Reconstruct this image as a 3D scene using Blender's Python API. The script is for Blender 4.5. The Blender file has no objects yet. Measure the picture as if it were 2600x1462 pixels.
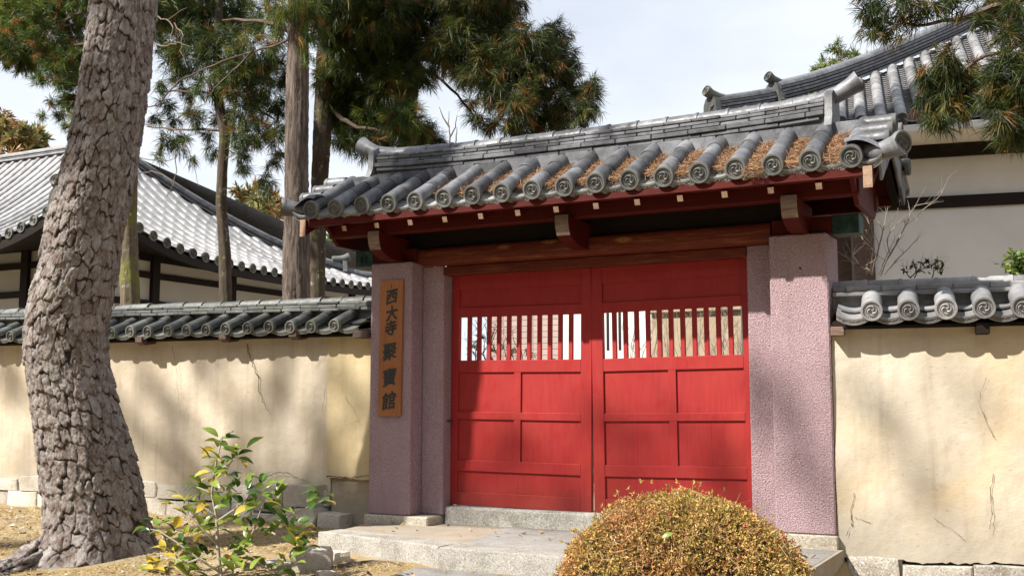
import bpy, bmesh, math, random
import numpy as np
from mathutils import Vector, Matrix

SC = bpy.context.scene
COL = SC.collection
rnd = random.Random(7)
rng = np.random.default_rng(7)
rad = math.radians

# ------------------------------------------------------------------ camera
CAM_F, CAM_PITCH, CAM_YAW = 2779.7, 0.1063, 0.4737
CAM_O = np.array([4.2131, -9.5653, 1.1175])
FW = np.array([-math.sin(CAM_YAW) * math.cos(CAM_PITCH), math.cos(CAM_YAW) * math.cos(CAM_PITCH), math.sin(CAM_PITCH)])
RT = np.array([math.cos(CAM_YAW), math.sin(CAM_YAW), 0.0])
UP = np.cross(RT, FW)
cam = bpy.data.cameras.new('camera')
cam.sensor_width = 36.0
cam.lens = CAM_F / 2600 * 36
cam.clip_start, cam.clip_end = 0.1, 2000
camo = bpy.data.objects.new('camera', cam)
COL.objects.link(camo)
m = Matrix.Identity(4)
for i in range(3):
    m[i][0], m[i][1], m[i][2], m[i][3] = RT[i], UP[i], -FW[i], CAM_O[i]
camo.matrix_world = m
SC.camera = camo

# ------------------------------------------------------------------ light
TO_SUN = Vector((-0.75, -1.0, 1.27)).normalized()
SUN_EL = math.asin(TO_SUN.z)
SUN_AZ = math.atan2(TO_SUN.x, TO_SUN.y)
world = bpy.data.worlds.new('World')
SC.world = world
world.use_nodes = True
nt = world.node_tree
nt.nodes.clear()
sky = nt.nodes.new('ShaderNodeTexSky')
sky.sky_type = 'NISHITA'
sky.sun_disc = False
sky.sun_elevation = SUN_EL
sky.sun_rotation = SUN_AZ
sky.air_density, sky.dust_density, sky.ozone_density = 1.0, 1.6, 1.0
tc = nt.nodes.new('ShaderNodeTexCoord')
mp = nt.nodes.new('ShaderNodeMapping')
mp.inputs['Scale'].default_value = (1.0, 1.0, 2.6)
nz = nt.nodes.new('ShaderNodeTexNoise')
nz.inputs['Scale'].default_value = 2.1
nz.inputs['Detail'].default_value = 7
nz.inputs['Roughness'].default_value = 0.55
rp = nt.nodes.new('ShaderNodeValToRGB')
rp.color_ramp.elements[0].position, rp.color_ramp.elements[0].color = 0.30, (0.66, 0.66, 0.66, 1)
rp.color_ramp.elements[1].position, rp.color_ramp.elements[1].color = 0.62, (1, 1, 1, 1)
mx = nt.nodes.new('ShaderNodeMix')
mx.data_type = 'RGBA'
mx.inputs[7].default_value = (9.0, 9.5, 10.4, 1)          # thin bright cloud veil
bg = nt.nodes.new('ShaderNodeBackground')
bg.inputs['Strength'].default_value = 0.055
wo = nt.nodes.new('ShaderNodeOutputWorld')
L = nt.links.new
L(tc.outputs['Generated'], mp.inputs['Vector'])
L(mp.outputs['Vector'], nz.inputs['Vector'])
L(nz.outputs['Fac'], rp.inputs['Fac'])
L(rp.outputs['Color'], mx.inputs[0])
L(sky.outputs['Color'], mx.inputs[6])
L(mx.outputs[2], bg.inputs['Color'])
L(bg.outputs[0], wo.inputs['Surface'])
sl = bpy.data.lights.new('sun', 'SUN')
sl.energy, sl.angle, sl.color = 5.0, rad(0.8), (1.0, 0.94, 0.85)
so = bpy.data.objects.new('sun', sl)
so.rotation_euler = TO_SUN.to_track_quat('Z', 'Y').to_euler()
so.location = (0, 0, 40)
COL.objects.link(so)
vs = SC.view_settings
vs.view_transform, vs.look, vs.gamma, vs.use_curve_mapping = 'Standard', 'None', 1.0, False
vs.exposure = 1.06
SC.cycles.use_denoising = True
SC.cycles.max_bounces = 6
SC.cycles.transparent_max_bounces = 6
SC.cycles.sample_clamp_indirect = 6

KPX = 1.00932      # pictures were measured on a 2576 px wide view of the 2600 px photograph


def ray(x, y):
    return FW + RT * ((x * KPX - 1300) / CAM_F) - UP * ((y * KPX - 731) / CAM_F)


def atp(x, y, axis, val):
    """point of the place on the plane axis = val that is seen at x, y"""
    d = ray(x, y)
    i = 'XYZ'.index(axis)
    return CAM_O + d * ((val - CAM_O[i]) / d[i])


def atd(x, y, depth):
    return CAM_O + ray(x, y) * depth


# ------------------------------------------------------------------ object helpers
WM = {}


def link(name, data, parent=None, M=None):
    o = bpy.data.objects.new(name, data)
    COL.objects.link(o)
    M = M if M is not None else Matrix.Identity(4)
    if parent is not None:
        o.parent = parent
        o.matrix_basis = WM[parent.name].inverted() @ M
    else:
        o.matrix_basis = M
    WM[o.name] = M.copy()
    return o


def tag(o, label=None, cat=None, group=None, kind=None):
    if label: o['label'] = label
    if cat: o['category'] = cat
    if group: o['group'] = group
    if kind: o['kind'] = kind
    return o


def thing(name, label, cat, loc=(0, 0, 0), rz=0, group=None):
    return tag(link(name, None, None, Matrix.Translation(loc) @ Matrix.Rotation(rz, 4, 'Z')), label, cat, group)


class MB:
    def __init__(s):
        s.v, s.f, s.m, s.cur = [], [], [], 0

    def add(s, vs_, fs, mi=None):
        b = len(s.v)
        s.v += [tuple(map(float, p)) for p in vs_]
        for f in fs:
            s.f.append(tuple(i + b for i in f))
            s.m.append(s.cur if mi is None else mi)
        return b

    def box(s, x0, x1, y0, y1, z0, z1, b=0.0, M=None, mi=None):
        c = Vector(((x0 + x1) / 2, (y0 + y1) / 2, (z0 + z1) / 2))
        h = (abs(x1 - x0) / 2, abs(y1 - y0) / 2, abs(z1 - z0) / 2)
        b = min(b, min(h) * 0.9)
        if b <= 0:
            pts = [c + Vector((h[0] * i, h[1] * j, h[2] * k)) for i in (-1, 1) for j in (-1, 1) for k in (-1, 1)]
            fs = [(0, 1, 3, 2), (4, 6, 7, 5), (0, 4, 5, 1), (2, 3, 7, 6), (0, 2, 6, 4), (1, 5, 7, 3)]
        else:
            pts, idx = [], {}
            for i in (-1, 1):
                for j in (-1, 1):
                    for k in (-1, 1):
                        for a in range(3):
                            q = [h[0] * i, h[1] * j, h[2] * k]
                            for e in range(3):
                                if e != a:
                                    q[e] -= b * (i, j, k)[e]
                            idx[(i, j, k, a)] = len(pts)
                            pts.append(c + Vector(q))
            fs = []
            for a in range(3):
                o1, o2 = [e for e in range(3) if e != a]
                for sg in (-1, 1):
                    r = []
                    for (p, q) in ((-1, -1), (1, -1), (1, 1), (-1, 1)):
                        t = [0, 0, 0]
                        t[a], t[o1], t[o2] = sg, p, q
                        r.append(idx[(*t, a)])
                    fs.append(tuple(r))
                for p in (-1, 1):
                    for q in (-1, 1):
                        t0, t1 = [0, 0, 0], [0, 0, 0]
                        t0[a], t0[o1], t0[o2] = -1, p, q
                        t1[a], t1[o1], t1[o2] = 1, p, q
                        fs.append((idx[(*t0, o1)], idx[(*t1, o1)], idx[(*t1, o2)], idx[(*t0, o2)]))
            for i in (-1, 1):
                for j in (-1, 1):
                    for k in (-1, 1):
                        fs.append(tuple(idx[(i, j, k, a)] for a in range(3)))
        if M is not None:
            pts = [M @ p for p in pts]
        s.add(pts, fs, mi)

    def prism(s, outline, axis, a0, a1, M=None, mi=None, mis=None):
        """outline in the two other axes, extruded along axis"""
        n = len(outline)
        def P(u, v, a):
            q = {'X': (a, u, v), 'Y': (u, a, v), 'Z': (u, v, a)}[axis]
            return M @ Vector(q) if M is not None else q
        pts = [P(u, v, a0) for u, v in outline] + [P(u, v, a1) for u, v in outline]
        fs = [tuple(range(n)), tuple(range(2 * n - 1, n - 1, -1))]
        b = len(s.v)
        s.add(pts, fs, mi)
        for i in range(n):
            j = (i + 1) % n
            s.f.append((b + i, b + j, b + n + j, b + n + i))
            s.m.append(mis.get(i, s.cur) if mis else (s.cur if mi is None else mi))

    def tube(s, pts, radii, n=8, cap=True, mi=None):
        pts = [Vector(p) for p in pts]
        if not isinstance(radii, (list, tuple)):
            radii = [radii] * len(pts)
        rings = []
        prev = None
        for i, p in enumerate(pts):
            d = (pts[min(i + 1, len(pts) - 1)] - pts[max(i - 1, 0)]).normalized()
            a = prev if prev is not None else (Vector((0, 0, 1)) if abs(d.z) < 0.9 else Vector((1, 0, 0)))
            x = (a - d * a.dot(d)).normalized()
            prev = x
            y = d.cross(x)
            rings.append([p + (x * math.cos(2 * math.pi * k / n) + y * math.sin(2 * math.pi * k / n)) * radii[i] for k in range(n)])
        fs = []
        for i in range(len(pts) - 1):
            for k in range(n):
                k2 = (k + 1) % n
                fs.append((i * n + k, i * n + k2, (i + 1) * n + k2, (i + 1) * n + k))
        if cap:
            fs.append(tuple(range(n - 1, -1, -1)))
            fs.append(tuple((len(pts) - 1) * n + k for k in range(n)))
        s.add([q for r in rings for q in r], fs, mi)

    def sweep(s, pts, prof, closed=True, side=None):
        """prof: (offset sideways, offset up) swept along a polyline, up = +Z"""
        pts = [Vector(p) for p in pts]
        n = len(prof)
        vs_, fs = [], []
        for i, p in enumerate(pts):
            d = pts[min(i + 1, len(pts) - 1)] - pts[max(i - 1, 0)]
            sd = Vector((d.y, -d.x, 0)).normalized() if side is None else Vector(side)
            for (u, w) in prof:
                vs_.append(p + sd * u + Vector((0, 0, w)))
        for i in range(len(pts) - 1):
            for k in range(n if closed else n - 1):
                k2 = (k + 1) % n
                fs.append((i * n + k, i * n + k2, (i + 1) * n + k2, (i + 1) * n + k))
        if closed:
            fs.append(tuple(range(n - 1, -1, -1)))
            fs.append(tuple((len(pts) - 1) * n + k for k in range(n)))
        s.add(vs_, fs)

    def mesh(s, name, mats, ang=35):
        me = bpy.data.meshes.new(name)
        me.from_pydata(s.v, [], s.f)
        for mt in (mats if isinstance(mats, (list, tuple)) else [mats]):
            me.materials.append(mt)
        me.polygons.foreach_set('material_index', s.m)
        bm = bmesh.new()
        bm.from_mesh(me)
        bmesh.ops.recalc_face_normals(bm, faces=bm.faces)
        bm.to_mesh(me)
        bm.free()
        if ang:
            me.shade_smooth()
            me.set_sharp_from_angle(angle=rad(ang))
        return me

    def build(s, name, mats, parent=None, M=None, ang=35):
        """vertices are given in the place's own coordinates"""
        me = s.mesh(name, mats, ang)
        if parent is not None and M is None:
            o = link(name, me, parent, WM[parent.name])
            me.transform(WM[parent.name].inverted())
            return o
        return link(name, me, parent, M)


def fast_mesh(name, verts, faces, mat, tint=None, smooth=False):
    """big meshes from numpy arrays; faces (n,3) or (n,4)"""
    me = bpy.data.meshes.new(name)
    verts = np.ascontiguousarray(verts, dtype=np.float32)
    faces = np.ascontiguousarray(faces, dtype=np.int32)
    k = faces.shape[1]
    me.vertices.add(len(verts))
    me.vertices.foreach_set('co', verts.ravel())
    me.loops.add(faces.size)
    me.loops.foreach_set('vertex_index', faces.ravel())
    me.polygons.add(len(faces))
    me.polygons.foreach_set('loop_start', np.arange(0, faces.size, k, dtype=np.int32))
    me.polygons.foreach_set('loop_total', np.full(len(faces), k, dtype=np.int32))
    if smooth:
        me.polygons.foreach_set('use_smooth', np.ones(len(faces), dtype=bool))
    me.update(calc_edges=True)
    if tint is not None:
        a = me.attributes.new('tint', 'FLOAT_COLOR', 'POINT')
        c = np.ones((len(verts), 4), dtype=np.float32)
        c[:, :tint.shape[1]] = tint
        a.data.foreach_set('color', c.ravel())
    me.materials.append(mat)
    return me


def put(name, me, parent=None):
    """link a mesh whose vertices are in world coordinates"""
    if parent is not None:
        M = WM[parent.name]
        me.transform(M.inverted())
        return link(name, me, parent, M)
    return link(name, me)


# ------------------------------------------------------------------ materials
class NT:
    def __init__(s, name):
        s.mat = bpy.data.materials.new(name)
        s.mat.use_nodes = True
        s.t = s.mat.node_tree
        s.t.nodes.clear()
        s.out = s.t.nodes.new('ShaderNodeOutputMaterial')
        s.b = s.t.nodes.new('ShaderNodeBsdfPrincipled')
        s.t.links.new(s.b.outputs[0], s.out.inputs[0])
        g = s.t.nodes.new('ShaderNodeNewGeometry')
        s.pos = g.outputs['Position']

    def l(s, a, b): s.t.links.new(a, b)

    def map(s, scale, vec=None):
        n = s.t.nodes.new('ShaderNodeMapping')
        n.inputs['Scale'].default_value = scale
        s.l(vec or s.pos, n.inputs['Vector'])
        return n.outputs[0]

    def noise(s, scale, detail=4, rough=0.55, vec=None, dist=0.0):
        n = s.t.nodes.new('ShaderNodeTexNoise')
        n.inputs['Scale'].default_value = scale
        n.inputs['Detail'].default_value = detail
        n.inputs['Roughness'].default_value = rough
        n.inputs['Distortion'].default_value = dist
        s.l(vec or s.pos, n.inputs['Vector'])
        return n.outputs['Fac']

    def vor(s, scale, feature='F1', vec=None, out='Distance'):
        n = s.t.nodes.new('ShaderNodeTexVoronoi')
        n.feature = feature
        n.inputs['Scale'].default_value = scale
        s.l(vec or s.pos, n.inputs['Vector'])
        return n.outputs[out]

    def ramp(s, fac, stops):
        n = s.t.nodes.new('ShaderNodeValToRGB')
        e = n.color_ramp.elements
        while len(e) < len(stops):
            e.new(0.5)
        for i, (p, c) in enumerate(stops):
            e[i].position = p
            e[i].color = (c, c, c, 1) if isinstance(c, (int, float)) else (*c, 1)
        s.l(fac, n.inputs['Fac'])
        return n.outputs['Color']

    def mix(s, fac, a, b, mode='MIX'):
        n = s.t.nodes.new('ShaderNodeMix')
        n.data_type = 'RGBA'
        n.blend_type = mode
        for v, i in ((fac, 0), (a, 6), (b, 7)):
            if isinstance(v, (int, float)):
                n.inputs[i].default_value = v if i == 0 else (v, v, v, 1)
            elif isinstance(v, tuple):
                n.inputs[i].default_value = (*v, 1)
            else:
                s.l(v, n.inputs[i])
        return n.outputs[2]

    def objrand(s):
        return s.t.nodes.new('ShaderNodeObjectInfo').outputs['Random']

    def attr(s, name='tint'):
        n = s.t.nodes.new('ShaderNodeAttribute')
        n.attribute_name = name
        return n

    def bump(s, h, strength=0.3, dist=0.01, chain=None):
        n = s.t.nodes.new('ShaderNodeBump')
        n.inputs['Strength'].default_value = strength
        n.inputs['Distance'].default_value = dist
        s.l(h, n.inputs['Height'])
        if chain is not None:
            s.l(chain, n.inputs['Normal'])
        s.l(n.outputs[0], s.b.inputs['Normal'])
        return n.outputs[0]

    def color(s, c):
        if isinstance(c, tuple):
            s.b.inputs['Base Color'].default_value = (*c, 1)
        else:
            s.l(c, s.b.inputs['Base Color'])

    def rough(s, r, spec=None):
        if isinstance(r, (int, float)):
            s.b.inputs['Roughness'].default_value = r
        else:
            s.l(r, s.b.inputs['Roughness'])
        if spec is not None:
            s.b.inputs['Specular IOR Level'].default_value = spec


def tile_mat(name, dark, light, stain, stain_amt, rough=0.42, vary=0.45):
    n = NT(name)
    a = n.ramp(n.noise(9, 6, 0.6), [(0.3, dark), (0.68, light)])
    b = n.mix(n.ramp(n.noise(3.1, 5, 0.65, dist=0.6), [(0.5, 0.0), (0.7, stain_amt)]), a, stain)
    r = n.objrand()
    c = n.mix(1.0, b, n.ramp(r, [(0.0, 1 - vary), (1.0, 1 + vary * 0.55)]), 'MULTIPLY')
    sp = n.mix(n.ramp(n.vor(38, 'F1'), [(0.05, 0.5), (0.16, 0.0)]), c, tuple(min(1, v * 1.9) for v in light))
    n.color(sp)
    n.rough(n.ramp(n.noise(22, 4), [(0.3, rough - 0.08), (0.7, rough + 0.2)]), 0.5)
    n.bump(n.noise(70, 5, 0.7), 0.22, 0.006)
    return n.mat


M = {}
M['tile'] = tile_mat('roof_tile_grey', (0.072, 0.075, 0.085), (0.17, 0.176, 0.193), (0.045, 0.045, 0.048), 0.9, 0.42, 0.6)
M['tile_disc'] = tile_mat('end_tile_grey', (0.08, 0.083, 0.083), (0.15, 0.155, 0.152), (0.055, 0.057, 0.052), 0.6, 0.55, 0.3)
M['tile_pale'] = tile_mat('pale_tile_grey', (0.16, 0.16, 0.168), (0.28, 0.28, 0.288), (0.09, 0.092, 0.096), 0.65, 0.45, 0.4)
M['tile_pale_lip'] = tile_mat('eave_lip_tile', (0.17, 0.172, 0.17), (0.26, 0.262, 0.255), (0.1, 0.1, 0.095), 0.5, 0.55, 0.3)
M['tile_old'] = tile_mat('old_tile_grey', (0.055, 0.06, 0.062), (0.14, 0.145, 0.14), (0.08, 0.085, 0.045), 0.7, 0.5, 0.5)
M['tile_old_disc'] = tile_mat('old_end_tile', (0.1, 0.105, 0.1), (0.19, 0.19, 0.17), (0.09, 0.095, 0.06), 0.6, 0.6, 0.35)
M['tile_hall'] = tile_mat('hall_tile', (0.21, 0.21, 0.217), (0.32, 0.32, 0.328), (0.14, 0.14, 0.13), 0.6, 0.45, 0.3)


def wood_mat(name, c1, c2, grain=(1.2, 18, 18), rough=0.6, knots=None, bump=0.25, wear=None):
    n = NT(name)
    v = n.map(grain)
    g = n.noise(2.2, 7, 0.65, v, 0.4)
    c = n.ramp(g, [(0.3, c1), (0.7, c2)])
    big = n.noise(1.7, 3)
    c = n.mix(n.ramp(big, [(0.4, 0.0), (0.75, 0.45)]), c, tuple(x * 0.6 for x in c1))
    if wear:
        c = n.mix(n.ramp(n.noise(5, 6, 0.7, n.map((0.5, 4, 6))), [(0.52, 0.0), (0.68, 0.7)]), c, wear)
    if knots:
        kv = n.map((1.9, 0.2, 6.0))
        kd = n.vor(1.0, 'F1', kv)
        c = n.mix(n.ramp(kd, [(0.06, 0.85), (0.2, 0.0)]), c, knots)
        c = n.mix(n.ramp(kd, [(0.02, 0.9), (0.05, 0.0)]), c, (0.05, 0.02, 0.01))
    n.color(c)
    n.rough(rough, 0.16)
    n.bump(g, bump, 0.006)
    return n.mat


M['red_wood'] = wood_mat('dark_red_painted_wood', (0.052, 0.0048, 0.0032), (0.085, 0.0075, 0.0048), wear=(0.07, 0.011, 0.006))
M['lintel_wood'] = wood_mat('stained_lintel_wood', (0.085, 0.015, 0.009), (0.14, 0.03, 0.015), knots=(0.36, 0.17, 0.05), wear=(0.22, 0.08, 0.03))
M['dark_wood'] = wood_mat('dark_weathered_wood', (0.009, 0.006, 0.005), (0.022, 0.014, 0.011))
M['brown_wood'] = wood_mat('brown_bracket_wood', (0.07, 0.045, 0.035), (0.14, 0.1, 0.085))
M['end_grain'] = wood_mat('pale_end_grain', (0.24, 0.155, 0.105), (0.38, 0.28, 0.2), (22, 22, 22), wear=(0.16, 0.08, 0.05))
M['worn_end'] = wood_mat('worn_bracket_end', (0.12, 0.08, 0.062), (0.26, 0.19, 0.15), (4, 4, 28), wear=(0.1, 0.032, 0.022))
M['sign_wood'] = wood_mat('sign_board_wood', (0.27, 0.105, 0.042), (0.38, 0.165, 0.07), (24, 24, 1.4), 0.5, bump=0.15)

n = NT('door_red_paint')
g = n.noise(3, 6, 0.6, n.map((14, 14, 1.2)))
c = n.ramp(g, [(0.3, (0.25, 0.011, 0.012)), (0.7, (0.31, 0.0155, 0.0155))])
c = n.mix(n.ramp(n.noise(1.6, 5), [(0.45, 0.0), (0.75, 0.5)]), c, (0.33, 0.024, 0.017))
c = n.mix(n.ramp(n.noise(9, 7, 0.75, n.map((1, 1, 3))), [(0.62, 0.0), (0.74, 0.35)]), c, (0.36, 0.075, 0.05))
sz = n.t.nodes.new('ShaderNodeSeparateXYZ'); n.l(n.pos, sz.inputs[0])
ad = n.t.nodes.new('ShaderNodeMath'); ad.operation = 'MULTIPLY_ADD'; ad.inputs[1].default_value = 0.55
n.l(n.noise(7, 6, 0.75), ad.inputs[0]); n.l(sz.outputs[2], ad.inputs[2])
c = n.mix(n.ramp(ad.outputs[0], [(0.28, 0.6), (0.62, 0.0)]), c, (0.2, 0.045, 0.033))
c = n.mix(n.ramp(n.noise(2.4, 6, 0.7, n.map((1, 1, 0.5)), 0.6), [(0.5, 0.0), (0.75, 0.5)]), c, (0.34, 0.035, 0.02))
n.color(c); n.rough(n.ramp(n.noise(6, 4), [(0.3, 0.45), (0.7, 0.7)]), 0.35); n.bump(g, 0.3, 0.006)
M['door'] = n.mat

n = NT('mauve_stucco')
a = n.noise(3.2, 5, 0.6)
c = n.ramp(a, [(0.3, (0.275, 0.18, 0.205)), (0.7, (0.36, 0.25, 0.28))])
c = n.mix(n.ramp(n.noise(120, 2), [(0.35, 0.0), (0.7, 0.55)]), c, (0.52, 0.38, 0.4))
c = n.mix(n.ramp(n.noise(1.1, 4), [(0.5, 0.0), (0.75, 0.35)]), c, (0.27, 0.17, 0.16))
c = n.mix(n.ramp(n.noise(3.2, 6, 0.7, n.map((2.5, 2.5, 0.3)), 0.3), [(0.5, 0.0), (0.72, 0.5)]), c, (0.24, 0.155, 0.16))
c = n.mix(n.ramp(n.noise(6, 6, 0.75), [(0.6, 0.0), (0.72, 0.4)]), c, (0.44, 0.34, 0.33))
c = n.mix(n.ramp(n.noise(75, 2, 0.5), [(0.53, 0.0), (0.62, 0.6)]), c, (0.5, 0.4, 0.42))
c = n.mix(n.ramp(n.noise(68, 2, 0.5, n.map((1.1, 0.9, 1.05))), [(0.55, 0.0), (0.64, 0.55)]), c, (0.18, 0.11, 0.125))
n.color(c); n.rough(0.85, 0.3)
b1 = n.bump(n.noise(70, 3, 0.6), 1.0, 0.02)
n.bump(n.vor(130, 'F1'), 0.5, 0.008, b1)
M['stucco'] = n.mat


def plaster(name, base, pale, ochre, och_amt):
    n = NT(name)
    c = n.ramp(n.noise(2.4, 6, 0.62), [(0.3, base), (0.7, pale)])
    c = n.mix(n.ramp(n.noise(0.9, 5, 0.6, dist=0.5), [(0.5, 0.0), (0.68, och_amt)]), c, ochre)
    c = n.mix(n.ramp(n.noise(7, 7, 0.75, n.map((1, 1, 0.35))), [(0.6, 0.0), (0.75, 0.4)]), c, tuple(v * 0.72 for v in base))
    c = n.mix(n.ramp(n.noise(3.0, 6, 0.7, n.map((2.2, 2.2, 0.22)), 0.3), [(0.5, 0.0), (0.72, 0.5)]), c, tuple(v * 0.68 for v in base))
    sz = n.t.nodes.new('ShaderNodeSeparateXYZ')
    n.l(n.pos, sz.inputs[0])
    ad = n.t.nodes.new('ShaderNodeMath'); ad.operation = 'MULTIPLY_ADD'
    ad.inputs[1].default_value = 0.5
    n.l(n.noise(4.5, 6, 0.75), ad.inputs[0]); n.l(sz.outputs[2], ad.inputs[2])
    c = n.mix(n.ramp(ad.outputs[0], [(0.12, 0.75), (0.62, 0.0)]), c, (0.33, 0.3, 0.25))
    c = n.mix(n.ramp(n.noise(26, 5, 0.7, n.map((0.6, 0.6, 1.6))), [(0.63, 0.0), (0.71, 0.7)]), c, tuple(v * 0.45 for v in base))
    n.color(c); n.rough(0.92, 0.2)
    b = n.bump(n.noise(5, 6, 0.6), 0.35, 0.03)
    n.bump(n.noise(45, 4, 0.6, n.map((0.7, 0.7, 1.5))), 0.2, 0.01, b)
    return n.mat


M['plaster'] = plaster('tan_earth_plaster', (0.45, 0.385, 0.295), (0.55, 0.485, 0.39), (0.46, 0.365, 0.235), 0.4)
M['plaster_r'] = plaster('pale_earth_plaster', (0.46, 0.4, 0.315), (0.56, 0.505, 0.415), (0.5, 0.375, 0.2), 0.5)
M['plaster_y'] = plaster('yellow_earth_plaster', (0.5, 0.4, 0.235), (0.56, 0.47, 0.3), (0.47, 0.35, 0.19), 0.5)
M['rubble'] = plaster('rubble_earth', (0.3, 0.24, 0.17), (0.42, 0.35, 0.26), (0.26, 0.2, 0.13), 0.5)

n = NT('white_plaster')
c = n.ramp(n.noise(1.3, 5), [(0.3, (0.56, 0.56, 0.555)), (0.7, (0.63, 0.63, 0.63))])
n.color(c); n.rough(0.85, 0.2); n.bump(n.noise(20, 4), 0.08, 0.01)
M['white'] = n.mat
n = NT('grey_white_plaster')
c = n.ramp(n.noise(0.8, 5), [(0.3, (0.5, 0.49, 0.46)), (0.7, (0.58, 0.57, 0.54))])
n.color(c); n.rough(0.85, 0.2); n.bump(n.noise(20, 4), 0.08, 0.01)
M['greywhite'] = n.mat


def stone(name, c1, c2, dark, speck=90, moss=None):
    n = NT(name)
    c = n.ramp(n.noise(5, 6, 0.65), [(0.3, c1), (0.7, c2)])
    c = n.mix(n.ramp(n.noise(2.3, 6, 0.7, dist=0.7), [(0.5, 0.0), (0.66, 0.75)]), c, dark)
    c = n.mix(n.ramp(n.noise(speck, 2, 0.5), [(0.55, 0.0), (0.62, 0.6)]), c, tuple(min(1, v * 1.5) for v in c2))
    c = n.mix(n.ramp(n.noise(speck * 0.8, 2, 0.5, n.map((1.1, 0.9, 1))), [(0.58, 0.0), (0.66, 0.7)]), c, tuple(v * 0.4 for v in c1))
    c = n.mix(1.0, c, n.ramp(n.objrand(), [(0, 0.82), (1, 1.12)]), 'MULTIPLY')
    n.color(c); n.rough(0.85, 0.3)
    b = n.bump(n.noise(12, 6, 0.7), 0.45, 0.03)
    n.bump(n.noise(speck, 3), 0.35, 0.008, b)
    return n.mat


M['granite'] = stone('pale_granite', (0.23, 0.215, 0.195), (0.31, 0.295, 0.265), (0.14, 0.132, 0.112))
M['block'] = stone('wall_foot_stone', (0.43, 0.395, 0.335), (0.53, 0.49, 0.425), (0.36, 0.315, 0.25), 130)
M['rubble_stone'] = stone('rough_foot_stone', (0.27, 0.25, 0.22), (0.4, 0.375, 0.335), (0.2, 0.175, 0.135), 60)
M['slab'] = stone('dark_paving', (0.17, 0.162, 0.155), (0.25, 0.242, 0.23), (0.13, 0.122, 0.115), 110)
M['threshold'] = stone('threshold_concrete', (0.4, 0.38, 0.34), (0.5, 0.48, 0.435), (0.17, 0.16, 0.13), 70)
M['plinth'] = stone('plinth_concrete', (0.36, 0.32, 0.26), (0.44, 0.4, 0.33), (0.3, 0.26, 0.2), 80)

n = NT('sandy_ground')
c = n.ramp(n.noise(1.6, 7, 0.65), [(0.3, (0.25, 0.19, 0.115)), (0.7, (0.38, 0.31, 0.21))])
c = n.mix(n.ramp(n.noise(0.7, 5, 0.6), [(0.45, 0.0), (0.62, 0.75)]), c, (0.27, 0.19, 0.085))
c = n.mix(n.ramp(n.noise(30, 5, 0.8), [(0.5, 0.0), (0.7, 0.6)]), c, (0.22, 0.15, 0.08))
c = n.mix(n.ramp(n.noise(4.5, 5, 0.7), [(0.6, 0.0), (0.7, 0.5)]), c, (0.25, 0.25, 0.08))
n.color(c); n.rough(0.95, 0.1)
b = n.bump(n.noise(9, 8, 0.75), 0.6, 0.05)
n.bump(n.noise(80, 4, 0.7), 0.5, 0.012, b)
M['ground'] = n.mat
n = NT('pale_sand')
c = n.ramp(n.noise(3, 7, 0.65), [(0.3, (0.25, 0.215, 0.17)), (0.7, (0.33, 0.29, 0.235))])
c = n.mix(n.ramp(n.noise(18, 6, 0.8), [(0.58, 0.0), (0.72, 0.5)]), c, (0.3, 0.24, 0.16))
n.color(c); n.rough(0.95, 0.1); n.bump(n.noise(25, 7, 0.75), 0.5, 0.02)
M['sand'] = n.mat


def leaf_mat(name, rough=0.55, trans=0.25, spec=0.35):
    n = NT(name)
    a = n.attr()
    n.color(a.outputs['Color']); n.rough(rough, spec)
    tr = n.t.nodes.new('ShaderNodeBsdfTranslucent')
    n.l(a.outputs['Color'], tr.inputs['Color'])
    ms = n.t.nodes.new('ShaderNodeMixShader')
    ms.inputs[0].default_value = trans
    n.l(n.b.outputs[0], ms.inputs[1]); n.l(tr.outputs[0], ms.inputs[2]); n.l(ms.outputs[0], n.out.inputs[0])
    return n.mat


M['needle'] = leaf_mat('conifer_needles', 0.5, 0.36)
M['straw'] = leaf_mat('dry_straw', 0.7, 0.2, 0.2)


def solid_leaf(name, c1, c2):
    n = NT(name)
    c = n.mix(n.objrand(), c1, c2)
    c = n.mix(n.ramp(n.noise(60, 3), [(0.4, 0.0), (0.7, 0.4)]), c, tuple(v * 0.7 for v in c1))
    n.color(c); n.rough(0.28, 0.5)
    tr = n.t.nodes.new('ShaderNodeBsdfTranslucent')
    n.l(c, tr.inputs['Color'])
    ms = n.t.nodes.new('ShaderNodeMixShader')
    ms.inputs[0].default_value = 0.3
    n.l(n.b.outputs[0], ms.inputs[1]); n.l(tr.outputs[0], ms.inputs[2]); n.l(ms.outputs[0], n.out.inputs[0])
    return n.mat


M['leaf_dark'] = solid_leaf('dark_camellia_leaf', (0.035, 0.085, 0.018), (0.09, 0.165, 0.03))
M['leaf_light'] = solid_leaf('light_camellia_leaf', (0.14, 0.22, 0.03), (0.26, 0.32, 0.06))
M['leaf_yellow'] = solid_leaf('yellow_camellia_leaf', (0.55, 0.36, 0.03), (0.5, 0.42, 0.09))


def bark_mat(name, c1, c2, moss=None, stretch=(14, 14, 1.6), bump=0.8, lo=0.42, st=(0.32, 0.66)):
    n = NT(name)
    v = n.map(stretch)
    g = n.noise(1.6, 7, 0.7, v, 0.5)
    c = n.ramp(g, [(st[0], c1), (st[1], c2)])
    c = n.mix(n.ramp(n.noise(1.1, 4), [(0.35, 0.0), (0.7, 0.5)]), c, tuple(v * 0.75 for v in c1))
    if moss:
        c = n.mix(n.ramp(n.noise(2.2, 6, 0.7), [(lo, 0.0), (lo + 0.12, 0.85)]), c, moss)
        c = n.mix(n.ramp(n.noise(8, 6, 0.7), [(0.58, 0.0), (0.68, 0.7)]), c, (0.42, 0.42, 0.36))
    n.color(c); n.rough(0.9, 0.15); n.bump(g, bump, 0.03)
    return n.mat


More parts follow.
